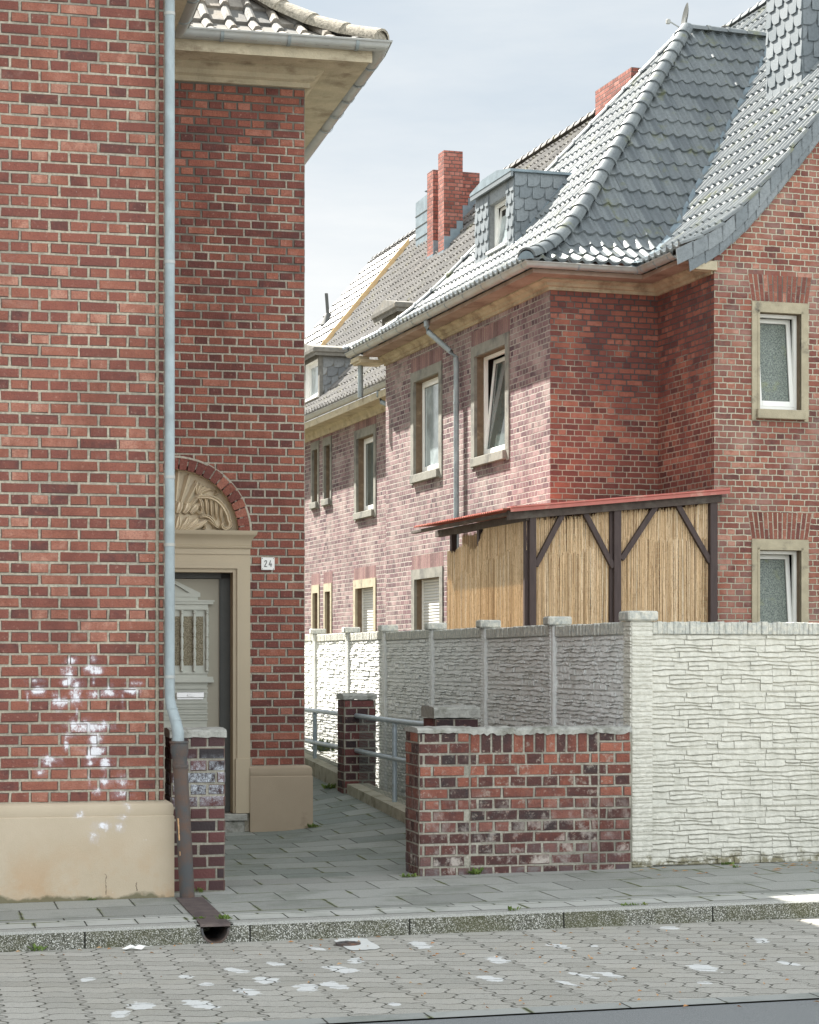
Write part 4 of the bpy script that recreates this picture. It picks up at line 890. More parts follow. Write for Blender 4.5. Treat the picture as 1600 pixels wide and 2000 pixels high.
# low wall: pillar + wall
FU, FV = 3.61, .763
pv = .70; pu0, pu1 = LF.px2u(818, pv), LF.px2u(918, pv); pv1 = LF.px2v(791, pu0); zpt = LF.z(1428, pu0, pv); zb = gz(pu0, pv)
WU1 = FU-.012
LW = Thing('low_brick_wall', 'low weathered red brick wall with end pillar and crumbling cement top, right of the gateway', 'brick wall', LF, 2.6, pv, zb)
pier(LW, pu0, pu1, pv, pv1, zb-.02, zb-.02+13*.0833+.0+round(0), M['brickW'], cope=.03, seed=5, name='pillar', ragged=.0025)
zt = zb-.02+13*.0833; zb = zt-13*.0833
mb = MB(); mb.box(pu1, WU1, pv+.026, pv+.25, zb-.3, zt-.02, 1)
brickwork(mb, street(pv+.02), pu1+.004, WU1-.26, zb-.0, zt, .0833, .125, .015, phase=.06, ragged=.0025, jit=.004, soldier_top=.1666)
brickwork(mb, street(pv+.018), WU1-.26, WU1, zb-.0, zt, .0833, .125, .015, phase=.0, ragged=.002)
brickwork(mb, lambda x, o, z: (x, pv+.26+o, z), pu1+.004, WU1, zb, zt, .0833, .125, .015)
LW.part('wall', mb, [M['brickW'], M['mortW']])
mb = MB(); copingmesh(mb, pu1-.02, WU1, pv+.01, pv+.27, zt-.012, zt+.028, rough=.014, n=50, seed=9); LW.part('coping', mb, M['coping'])
# railing along the yard
RU = 2.75; VA0, VA1 = LF.px2v(668, RU), 0
VA = LF.px2v(668, RU+.0); zA = LF.z(1362, RU, VA)
def rail_run(th, v0, v1, posts):
    za = 1.60-.545+.0
    for z in (ZR1, ZR2):
        mb = MB(); mb.tube([(RU+.0, v0, z), (RU, (v0+v1)/2, z-.006), (RU, v1, z)], .024, 12); th.part('rail', mb, M['rail'], smooth=True)
    for v in posts:
        mb = MB(); mb.vtube([(RU, v, gz(RU, v)-.1), (RU, v, ZR1)], .024, 12); th.part('post', mb, M['rail'], smooth=True)
    mb = MB(); zb, zt = ZR2-.55, ZR1-.03; h = zt-zb; n = int((v1-v0)/.06)
    for k in range(-int(h/.06), n+1):
        for sg in (1, -1):
            a = v0+k*.06; pts = []
            x0, z0_, x1, z1_ = (a, zb, a+h, zt) if sg > 0 else (a, zt, a+h, zb)
            if x1 < v0 or x0 > v1: continue
            if x0 < v0: f = (v0-x0)/(x1-x0); z0_ += (z1_-z0_)*f; x0 = v0
            if x1 > v1: f = (v1-x0)/(x1-x0); z1_ = z0_+(z1_-z0_)*f; x1 = v1
            mb.tube([(RU+.03, x0, z0_), (RU+.03, x1, z1_)], .0018, 3, cap=False)
    th.part('wire_mesh', mb, M['wire'], fix=False)
ZR1 = LF.z(1398, RU, LF.px2v(697, RU)); ZR2 = LF.z(1466, RU, LF.px2v(697, RU))
vA0 = LF.px2v(697, RU)+.02; vB = 1.62
PA = Thing('brick_post', 'dark brick gatepost with cement cap between the two lengths of railing', 'brick post', LF, RU+.05, vA0+.2, gz(RU, vA0))
pier(PA, RU-.13, RU+.21, vA0, vA0+.37, gz(RU, vA0)-.05, zA, M['brickB'], cope=.05, seed=6, st=0)
pbv = 2.55; pb0 = LF.px2u(850, pbv); pb1 = LF.px2u(935, pbv)
PB = Thing('brick_post', 'brick post with a mossy cement cap showing just over the low wall', 'brick post', LF, (pb0+pb1)/2, pbv+.18, gz(pb0, pbv))
zB = LF.z(1400, pb0, pbv); pier(PB, pb0, pb1, pbv, LF.px2v(826, pb0), gz(pb0, pbv)-.1, zB, M['brickB'], cope=.085, seed=8, lip=.012)
RA = Thing('tube_railing', 'galvanised two-tube railing with wire mesh between the brick posts', 'railing', LF, RU, 5, gz(RU, 5)); 
rail_run(RA, LF.px2v(826, pb0)-.1, vA0, [LF.px2v(771, RU)])
RB = Thing('tube_railing', 'sunlit continuation of the tube railing beyond the dark brick post', 'railing', LF, RU, 10, gz(RU, 10))
rail_run(RB, vA0+.37, 14.5, [LF.px2v(615, RU), 13.5])
mb = MB()
for a, b, h in ((pv1, vA0, .10), (vA0+.37, 15, .16)):
    n = 12; R = []
    for i in range(n+1):
        v = a+(b-a)*i/n; z = gz(RU-.1, v); R.append([mb.vert(p) for p in ((RU-.10, v, z-.1), (RU-.10, v, z+h), (RU+.13, v, z+h+.005), (RU+.13, v, z-.5))])
    for A, B in zip(R, R[1:]):
        for k in range(4): mb.face([A[k], A[(k+1) % 4], B[(k+1) % 4], B[k]])
    mb.face(R[0][::-1]); mb.face(R[-1])
struct('railing_kerb', mb, M['concrete'])

# ================================================================== cast concrete fence
def stone_panel(mb, L_, H_, seed, T, m=0):
    """ledge-stone relief: irregular guillotine split into long flat stones"""
    rr = random.Random(seed); mb.T = T
    mb.box(0, L_, -.035, 0, 0.0, H_, m)
    out = []
    def split(x0, x1, z0, z1):
        w_, h_ = x1-x0, z1-z0
        if h_ < .070 and w_ < .36 and (h_ < .046 or (w_ < .17 and rr.random() < .5)): out.append((x0, x1, z0, z1)); return
        if h_ >= .070 and (w_ < .30 or rr.random() < .62 or w_ < h_*1.6):
            q = z0+h_*rr.uniform(.36, .64) if h_ < .16 else z0+h_*rr.uniform(.28, .72); split(x0, x1, z0, q); split(x0, x1, q, z1)
        elif w_ > .2:
            q = x0+w_*rr.uniform(.34, .66); split(x0, q, z0, z1); split(q, x1, z0, z1)
        elif h_ > .05: q = z0+h_*rr.uniform(.42, .58); split(x0, x1, z0, q); split(x0, x1, q, z1)
        else: out.append((x0, x1, z0, z1))
    split(0, L_, 0, H_)
    W = lambda xx, z: (.0045*sin(xx*15+z*31)+.0025*sin(xx*43+z*57)) if .01 < z < H_-.01 else 0
    for x0, x1, z0, z1 in out:
        n = max(2, int((x1-x0)/.03)); base = rr.uniform(.006, .020); tilt = rr.uniform(.001, .007); ph = rr.uniform(0, 6); R = []
        for i in range(n+1):
            xx = x0+(x1-x0)*i/n; zb = z0+(.0045 if z0 < .001 else .0015)+W(xx, z0); zt = z1-(.0045 if z1 > H_-.001 else .0015)+W(xx, z1); e = .0015 if i in (0, n) else 0
            xi = xx+(e if i == 0 else -e); d = base+.003*sin(xx*60+ph)+rr.uniform(-.0022, .0022)
            R.append([mb.vert(p) for p in ((xi, 0, zb), (xi, d+tilt, zb+.004), (xi, d+tilt*.5+rr.uniform(-.002, .002), (zb+zt)/2), (xi, d*.8, zt-.004), (xi, 0, zt))])
        for A, B in zip(R, R[1:]):
            for k in range(4): mb.face([A[k], A[k+1], B[k+1], B[k]], m)
        mb.face(R[0], m); mb.face(R[-1][::-1], m)
    mb.T = None
def fence_cap(mb, T, a0, a1, z0, z1, th=.06, seed=0):
    rr = random.Random(seed); mb.T = T; x = a0
    while x < a1-.005:
        x1 = min(a1, x+rr.uniform(.030, .055)); j = lambda: rr.uniform(-.005, .005)
        mb.bbox(x, x1+.001, -.035-th/2, th/2+j(), z0+abs(j())*.3, z1+j(), .006); x = x1
    mb.T = None
PH = .4395; FZB = gz(FU, FV)
FE = Thing('concrete_fence', 'cream cast concrete fence of stone-look panels turning the corner into the alley', 'fence', LF, FU, FV, FZB)
FA_S = .0065                                   # rise of the alley leg
me_panel = None
def panel(T, L_, lab=None, mat=None, seed=11):
    mb = MB(); stone_panel(mb, L_, PH, seed, T); FE.part('panel', mb, mat or M['cast'], fix=False, label=lab)
pw = .17                                       # corner pillar
for k in range(4): panel(lambda x, o, z, k=k: (FU+pw+x, FV+.03-o, FZB+k*PH+z+.01), 2.0)
for k in range(4): panel(lambda x, o, z, k=k: (FU+pw+2.12+x, FV+.03-o, FZB+.025+k*PH+z+.01), 2.0, seed=11)
def slope(v): return FZB+(v-FV)*FA_S
pp = [LF.px2v(px, FU) for px in (1080, 946, 843.5, 751.5, 679.5, 615)]; pp.append(pp[-1]+2.16); pp.append(pp[-1]+2.16)
ends = [FV+pw]+[p-.05 for p in pp]; starts = [FV+pw]+[p+.05 for p in pp]
for i, p in enumerate(pp):
    a = starts[i]; b = p-.05
    for k in range(4): panel(lambda x, o, z, k=k, a=a, b=b: (FU+.03-o, a+x*(b-a)/2., slope(a)+k*PH+z+.01), 2.0, mat=M['castg'], seed=11)
mb = MB(); mb.bbox(FU, FU+pw, FV, FV+pw, FZB-.1, FZB+1.868, .008)
rr = random.Random(5)
for T_ in (street(FV), alley(FU)):              # hewn relief of the pillar
    z = FZB-.04
    while z < FZB+1.85:
        h_ = rr.uniform(.018, .05); b0_ = (FU if T_(0, 0, 0)[1] == FV else FV); mb.T = T_; n = 6; R_ = []
        for i in range(n+1):
            x = b0_+.004+(pw-.008)*i/n; R_.append([mb.vert((x, o_, q)) for o_, q in ((-.01, z+.001), (.004+rr.uniform(0, .008), z+.004+rr.uniform(0, .004)), (.006+rr.uniform(0, .008), z+h_*.6), (.002+rr.uniform(0, .006), z+h_-.004), (-.01, z+h_))])
        for A_, B_ in zip(R_, R_[1:]):
            for k in range(4): mb.face([A_[k], A_[k+1], B_[k+1], B_[k]])
        mb.face(R_[0]); mb.face(R_[-1]); mb.T = None; z += h_
FE.part('corner_post', mb, M['cast'])
def postcap(u0, u1, v0, v1, z):
    mb = MB(); mb.bbox(u0-.035, u1+.035, v0-.035, v1+.035, z, z+.075, .012); FE.part('post_cap', mb, M['castw'])
postcap(FU, FU+pw, FV, FV+pw, FZB+1.868)
mb = MB(); mb.bbox(FU+pw+2.0, FU+pw+2.12, FV-.0, FV+.13, FZB-.1, FZB+1.868, .01); FE.part('post', mb, M['cast']); postcap(FU+pw+2.0, FU+pw+2.12, FV, FV+.13, FZB+1.868)
for i, p in enumerate(pp):
    mb = MB(); mb.bbox(FU-.015, FU+.11, p-.05, p+.05, slope(p)-.3, slope(p)+1.855, .008)
    for j in range(70):
        z = slope(p)-.1+j*.028; mb.bbox(FU-.022, FU+.0, p+.012, p+.052, z, z+.022, .004)
    FE.part('post', mb, M['castg']); postcap(FU-.03, FU+.11, p-.05, p+.05, slope(p)+1.855)
CZ = 4*PH+.008
for x0, x1, dz in ((FU+pw, FU+pw+2.0, 0), (FU+pw+2.12, FU+pw+4.12, .025)):
    mb = MB(); fence_cap(mb, lambda x, o, z: (x, FV+.03-o, z), x0, x1, FZB+CZ+dz, FZB+CZ+.095+dz, seed=3); FE.part('coping', mb, M['castw'])
for i, p in enumerate(pp):
    mb = MB(); a = starts[i]; b = p-.05; fence_cap(mb, lambda x, o, z: (FU+.03-o, x, z), a, b, slope(a)+CZ, slope(a)+CZ+.095, seed=20+i); FE.part('coping', mb, M['castw'])
# ================================================================== RIGHT HOUSES
M['brickA'] = brick_real('alley_lintel_brick', ALLEYP)
R = RF; GV = -1.858; W1 = 1.678; ZE = 7.21; ZE2 = 6.67; HB = 8.06; U2 = .60
def room(th, T, x0, x1, z0, z1, d0, parent=None):
    mb = MB(); mb.T = T; a, b, c, d, e = x0-.15, x1+.15, z0-.12, z1+.2, d0+.55
    for q in (((a,-e,c),(b,-e,c),(b,-e,d),(a,-e,d)), ((a,-d0,c),(a,-e,c),(a,-e,d),(a,-d0,d)), ((b,-d0,c),(b,-e,c),(b,-e,d),(b,-d0,d)), ((a,-d0,c),(b,-d0,c),(b,-e,c),(a,-e,c)), ((a,-d0,d),(b,-d0,d),(b,-e,d),(a,-e,d))): mb.poly(q)
    mb.T = None; th.part('room', mb, M['black'], parent=parent, fix=False)
def window(th, T, x0, x1, z0, z1, sur=.13, sh=.16, depth=.20, style='fixed', sill=.14, mats=None, tilt=0, name='window', hd=.02, open_right=True, pane=None, grp=None, reveal=None):
    """opening x0..x1, z0..z1; T(x, out, z)"""
    mb = MB(); mb.T = T; p = hd
    mb.box(x0-sur, x0, -depth, p, z0-.0, z1+sh); mb.box(x1, x1+sur, -depth, p, z0-.0, z1+sh); mb.box(x0, x1, -depth, p, z1, z1+sh)
    mb.T = None
    s_ = th.part('window_surround', mb, mats or M['sandstone']); room(th, T, x0, x1, z0, z1, depth+.0)
    mb = MB(); mb.T = T; e = .003
    for a, b in ((x0, x0+e), (x1-e, x1)): mb.box(a, b, -depth, p-.05, z0, z1)
    mb.box(x0, x1, -depth, p-.05, z1-e, z1); mb.T = None
    th.part('window_reveal', mb, reveal or M['reveal'], parent=s_)
    if sill:
        mb = MB(); mb.T = T; mb.bbox(x0-.05, x1+.05, -depth, .075, z0-sill, z0, .008); mb.box(x0-sur, x0-.052, -depth, hd*.9, z0-sill-.02, z0); mb.box(x1+.052, x1+sur, -depth, hd*.9, z0-sill-.02, z0); mb.T = None
        th.part('window_sill', mb, mats or M['sandstone'])
    if style is None: return
    d0, d1 = -depth, -depth+.06; fw = .05
    mb = MB(); mb.T = T
    if style == 'shutter':
        for a, b in ((x0, x0+.04), (x1-.04, x1)): mb.box(a, b, d0, d1+.02, z0, z1)
        mb.T = None; w_ = th.part(name, mb, M['pvc']); mb = MB(); mb.T = T; mb.box(x0+.04, x1-.04, d0, d1, z0, z1-.0); mb.T = None
        th.part('roller_shutter', mb, M['shutter'], parent=w_); return
    for a, b in ((x0, x0+fw), (x1-fw, x1)): mb.bbox(a, b, d0, d1, z0, z1, .004)
    mb.bbox(x0+fw, x1-fw, d0, d1, z0, z0+fw+.02, .004); mb.bbox(x0+fw, x1-fw, d0, d1, z1-fw, z1, .004); mb.T = None
    w_ = th.part(name, mb, M['pvc'])
    a, b, c, d = x0+fw-.012, x1-fw+.012, z0+fw+.008, z1-fw+.012
    def TT(x, o, z):                                # tilted inwards about its bottom edge
        q = (z-c); return T(x, o+d1-.03-q*sin(tilt), c+q*cos(tilt))
    sw = .065; mb = MB(); mb.T = TT
    mb.bbox(a, a+sw, -.03, .035, c, d, .005); mb.bbox(b-sw, b, -.03, .035, c, d, .005); mb.bbox(a+sw, b-sw, -.03, .035, c, c+sw+.015, .005); mb.bbox(a+sw, b-sw, -.03, .035, d-sw, d, .005); mb.T = None
    sash = th.part('sash', mb, M['pvc'], parent=w_)
    mb = MB(); mb.T = TT; mb.box(a+sw-.008, b-sw+.008, -.006, .006, c+sw, d-sw+.008); mb.T = None
    th.part('pane', mb, pane or M['glass'], parent=w_)
    mb = MB(); mb.T = TT
    for q in ((a+sw, a+sw+.007), (b-sw-.007, b-sw)): mb.box(*q, .006, .012, c+sw+.015, d-sw)
    mb.box(a+sw, b-sw, .006, .012, d-sw-.007, d-sw); mb.box(a+sw, b-sw, .006, .012, c+sw+.015, c+sw+.022); mb.T = None
    th.part('glazing_seal', mb, M['rubber'], parent=w_)
def soldier(mb, T, x0, x1, z0, h, flare, n, rise=.0):
    mb.T = T; c = (x0+x1)/2; f_ = 1+flare; mb.poly([(x0, .0018, z0), (x1, .0018, z0), (c+(x1-c)*f_, .0018, z0+h), (c+(x0-c)*f_, .0018, z0+h)], 1)
    for k in range(n):
        a0_, a1_ = x0+(x1-x0)*k/n+.008, x0+(x1-x0)*(k+1)/n-.008
        c = (x0+x1)/2; s0, s1 = 1, 1+flare
        t0, t1 = c+(a0_-c)*s1, c+(a1_-c)*s1
        def quad(f0, f1):
            q = [(a0_+(t0-a0_)*f0, z0+h*f0), (a1_+(t1-a1_)*f0, z0+h*f0), (a1_+(t1-a1_)*f1, z0+h*f1), (a0_+(t0-a0_)*f1, z0+h*f1)]
            mb.prism(q, lambda a, b, d: (a, d, b), -.02, .004+random.uniform(-.001, .001))
        if h > .3:
            f = .36 if k % 2 else .64; quad(0, f-.012); quad(f+.012, 1)
        else: quad(0, 1)
    mb.T = None
RH = Thing('hipped_brick_house', 'brick house with hipped anthracite roof, slated dormer and curved gable, behind the reed-clad porch', 'house', R, 0, 0, gz(3, 12))
zb0 = -1.2
# window data, alley wall (x = v coordinate)
def vspan(a, b, u): 
    p, q = R.px2v(a, u), R.px2v(b, u); return (min(p, q), max(p, q))
A = [(*vspan(928.5, 988.5, 0), 4.82, 6.42), (*vspan(809.5, 858.5, 0), 4.82, 6.42), (*vspan(811, 860, 0), 1.55, 3.03)]
mb = MB(); hs = [(a, b, c, d) for a, b, c, d in A]
mb.holes(0, HB, zb0, 7.0, hs, lambda x, z: (0, x, z)); RH.part('wall', mb, M['wallA'], fix=False)
mb = MB(); mb.holes(0, W1, zb0, 7.0, [], lambda x, z: (x, 0, z)); mb.holes(GV, 0, zb0, 7.0, [], lambda x, z: (W1, x, z)); RH.part('wall', mb, M['wallR'], fix=False)
mb = MB(); mb.poly([(0, HB, zb0), (9, HB, zb0), (9, HB, 7), (0, HB, 7)]); RH.part('wall', mb, M['wallR'], fix=False)
for i, (a, b, c, d) in enumerate(A):
    T = alley(0)
    if i < 2: window(RH, T, a, b, c, d, sur=.16, sh=.17, depth=.20, tilt=(radians(6), radians(0.0))[i], pane=(M['glass'], M['glassb'])[i], mats=M['sandA'])
    else: window(RH, T, a, b, c, d, sur=.16, sh=.17, depth=.20, style='shutter', sill=0, mats=M['sandA'])
    mb = MB(); soldier(mb, T, a-.18, b+.18, d+.17, .24, .0, 17); RH.part('brick_lintel', mb, [M['brickA'], M['mortL']])
# gable wall (rake follows the curved roof)
GE = 1.08; RID = 5.9; ur = GE+RID
ws = [(R.px2u(1483, GV), R.px2u(1564, GV), 5.10, 6.44), (R.px2u(1483, GV), R.px2u(1564, GV), 1.6, 3.16)]
mb = MB(); fn = lambda x, z: (x, GV, z)
mb.holes(W1, 12.3, zb0, ZE+prof(W1-GE)-.12, ws, fn)
xs = [W1+.12*i for i in range(int((ur-W1)/.12)+1)]+[ur]
zt = lambda u: ZE+prof(min(u, 2*ur-u)-GE)-.10
base_ = ZE+prof(W1-GE)-.12
for a, b in zip(xs, xs[1:]): mb.poly([fn(a, base_), fn(b, base_), fn(b, zt(b)), fn(a, zt(a))])
for a, b in zip(xs, xs[1:]): mb.poly([fn(2*ur-b, base_), fn(2*ur-a, base_), fn(2*ur-a, zt(a)), fn(2*ur-b, zt(b))])
RH.part('gable_wall', mb, M['wallG'], fix=False)
for i, (a, b, c, d) in enumerate(ws):
    T = street(GV); window(RH, T, a, b, c, d, sur=.115, sh=.15, depth=.17, tilt=radians(6.), pane=M['pglass'], sill=.13)
    mb = MB(); mb.T = T; mb.box(a-.03, a, -.1, .028, c, d+.03); mb.box(b, b+.03, -.1, .028, c, d+.03); mb.box(a-.03, b+.03, -.1, .028, d+.001, d+.03); mb.T = None
    RH.part('surround_moulding', mb, M['sandstone'])
    mb = MB(); soldier(mb, T, a-.115, b+.115, d+.158, .36, .14, 13); RH.part('brick_lintel', mb, [M['brickG'], M['mortL']])
# cornice, soffit, gutter
WP = [(0, HB), (0, 0), (W1, 0), (W1, GV+.02)]
eaves(RH, WP, 6.93, .60, [M['corniceR'], M['soffitR']])
gpth = [(p[0], p[1]) for p in off(WP, .60-.17)]; gpth[0] = (gpth[0][0], HB+.62); gpth[-1] = (gpth[-1][0], GV+.12)
mb = MB(); gutter(mb, [(a, b, ZE) for a, b in gpth]); G1 = RH.part('gutter', mb, M['gutter'], smooth=True)
joints(RH, G1, [((gpth[0][0], HB+.1-k*.85, ZE), (0, -1)) for k in range(11)]+[((.2+k*.9, gpth[1][1], ZE), (1, 0)) for k in range(2)]+[((gpth[2][0], -.65-k*.45, ZE), (0, -1)) for k in range(3)])
mb = MB(); mb.box(-.50, -.3, HB+.02, HB+.55, 7.02, 7.10); mb.box(-.47, 0, HB+.0, HB+.5, 6.98, 7.04); RH.part('soffit', mb, M['cornice'])
mb = MB(); mb.vtube([(-.35, HB+.42, 7.1), (-.35, HB+.42, 6.4)], .05); RH.part('gutter_spout', mb, M['zinc'], smooth=True)
# roof slopes
mb = MB(); SA = 4.63
tiles(mb, slopeP((-.6, 0), (0, 1), (1, 0), ZE), .07, SA, lambda s: (-.6+s, HB+.6-s), spt=9, amp=.058, lift=.036)
tiles(mb, slopeP((0, -.6), (1, 0), (0, 1), ZE), .07, SA, lambda s: (-.6+s, GE+s), spt=12, tw=.2, amp=.048, lift=.034)
tiles(mb, slopeP((GE, 0), (0, 1), (1, 0), ZE), .07, RID, lambda s: (GV-.10, -.6+s if s < SA-.01 else 12), spt=10, amp=.059, lift=.036)
tiles(mb, slopeP((0, HB+.6), (1, 0), (0, -1), ZE), .0, SA, lambda s: (-.6+s, GE+s), spt=3)
tiles(mb, slopeP((2*ur-GE, 0), (0, 1), (-1, 0), ZE), .07, RID, lambda s: (GV-.10, 12), spt=3, tw=.25)
RH.part('roof', mb, M['tileA'], fix=False, smooth=False)
mb = MB(); caps(mb, hipline((-.6, -.6), (1, 1), .02, SA, ZE, 16, lift=.055), r=.125, step=.36); RH.part('hip_tile', mb, M['tileA'], smooth=True)
mb = MB(); caps(mb, hipline((-.6, HB+.6), (1, -1), .02, SA, ZE, 16, lift=.05), r=.10, step=.40); RH.part('hip_tile', mb, M['tileA'], smooth=True)
mb = MB(); caps(mb, [(4.03, 4.03, ZE+prof(SA)+.04), (5.75, 4.03, ZE+prof(SA)+.04)], r=.10, step=.36); RH.part('ridge_tile', mb, M['tileA'], smooth=True); mb = MB(); caps(mb, [(ur, GV-.1, ZE+prof(RID)+.05), (ur, 12, ZE+prof(RID)+.05)], r=.11, step=.36); RH.part('ridge_tile', mb, M['tileA'], smooth=True)
mb = MB(); e = (-.6, -.6); mb.prism([(.115*cos(pi*k/8), .115*sin(pi*k/8)-.02) for k in range(9)], lambda a, b, d: (-.6+d-a*.707, -.6+d+a*.707, ZE+.04+b), .0, .02)
RH.part('hip_end_cap', mb, M['leadsheet'])
mb = MB()                                       # lead valley
vp = hipline((GE, -.6), (1, 1), .0, SA, ZE, 14, lift=.012)
for a, b in zip(vp, vp[1:]):
    h_ = .10; mb.poly([(a[0]-h_, a[1], a[2]+.006), (b[0]-h_, b[1], b[2]+.006), (b[0], b[1], b[2]-.02), (a[0], a[1], a[2]-.02)])
    mb.poly([(a[0], a[1], a[2]-.02), (b[0], b[1], b[2]-.02), (b[0], b[1]-h_, b[2]+.006), (a[0], a[1]-h_, a[2]+.006)])
o = [(x-.035*0, y, z+.05) for x, y, z in vp]
for a, b in zip(o, o[1:]): mb.poly([(a[0]-.10, a[1]+.0, a[2]), (b[0]-.10, b[1]+.0, b[2]), (b[0]+.01, b[1]-.05, b[2]+.0), (a[0]+.01, a[1]-.05, a[2]+.0)])
RH.part('valley_flashing', mb, M['leadsheet'], fix=False)
# slated verge board of the gable
mb = MB(); pts = []
s = .02
while s < RID:
    m = (prof(s+.05)-prof(s))/.05; pts.append(s); s += .25/sqrt(1+m*m)
for j, (s0, dz, ln) in enumerate(((0, 0, 0), (0, -.17, 1))):
    for a, b in zip(pts[j:], pts[j+1:]):
        u0_, u1_ = GE+a, GE+b; z0_, z1_ = ZE+prof(a), ZE+prof(b); o_ = GV-.10+(.012 if j == 0 else .03)
        h_ = .19 if j == 0 else .20; ov = .03; sh_ = -.04*j
        q = [(u0_-ov+sh_, z0_+dz+.03-ov), (u1_+sh_, z1_+dz+.03), (u1_+sh_, z1_+dz-h_), (u0_-ov*.2+sh_, z0_+dz-h_-.02)]
        mb.prism(q, lambda x, z, d: (x, d, z), o_, o_+.012+.004)
RH.part('slate_verge', mb, M['slate'])
mb = MB()
for a, b in zip(xs, xs[1:]): mb.poly([(a, GV-.08, zt(a)-.22), (b, GV-.08, zt(b)-.22), (b, GV, zt(b)-.22), (a, GV, zt(a)-.22)])
mb.box(W1-.30, W1+.02, GV-.06, GV+.10, 6.97, 7.09); RH.part('verge_soffit', mb, M['cornice'], fix=False)
# downpipe on the alley wall
pvp = R.px2v(891.6, -.09); g0_ = R.px2v(830, -.50)
mb = MB(); zf = lambda y: R.z(y, -.09, pvp)
mb.tube([(-.47, g0_, ZE-.08), (-.47, g0_, 7.04), (-.45, g0_-.02, 6.95), (-.17, pvp+.05, 6.60), (-.10, pvp, 6.50), (-.09, pvp, 6.40)], .045, 14)
mb.vtube([(-.09, pvp, 6.42), (-.09, pvp, 0)], .045, 14)
for z in (6.40, 5.75, 3.9): mb.vtube([(-.09, pvp, z), (-.09, pvp, z+.035)], .052, 14)
RH.part('downpipe', mb, M['zinc'], smooth=True)
# slate helper: overlapping rounded plates on a wall T(x,out,z)
def slates(mb, T, x0, x1, z0, z1, ins, sw=.20, shh=.20, left=True):
    mb.T = T; nr = int((z1-z0)/shh)+2
    for r in range(nr):
        zt_ = z1-r*shh; off_ = ((r*.37) % 1)*sw; x = x0-sw+off_
        while x < x1:
            pts = [(x+.004, zt_)]
            rr_ = sw*.62; w2 = sw-.004
            sg = [(x+w2, zt_), (x+w2, zt_-shh*.42)]+[(x+w2-rr_+rr_*cos(t), zt_-shh*.42-(shh*.70)*sin(t)) for t in [pi/2*k/6 for k in range(1, 7)]]+[(x+.004, zt_-shh*1.12)]
            pts += sg
            pts = [(min(max(a, x0), x1), max(b, z0-.3)) for a, b in pts]
            cx = sum(a for a, b in pts)/len(pts); cz = sum(b for a, b in pts)/len(pts)
            if max(a for a, b in pts)-min(a for a, b in pts) > .02 and ins(cx, cz):
                e = .012+.004*((x/sw) % 1)
                ids = [mb.vert((a, .005+.022*(zt_-b)/shh, b)) for a, b in pts]; mb.face(ids)
                bot = [mb.vert((a, 0, b)) for a, b in pts]
                for k in range(len(pts)): mb.face([ids[k], ids[(k+1) % len(pts)], bot[(k+1) % len(pts)], bot[k]])
            x += sw
    mb.T = None
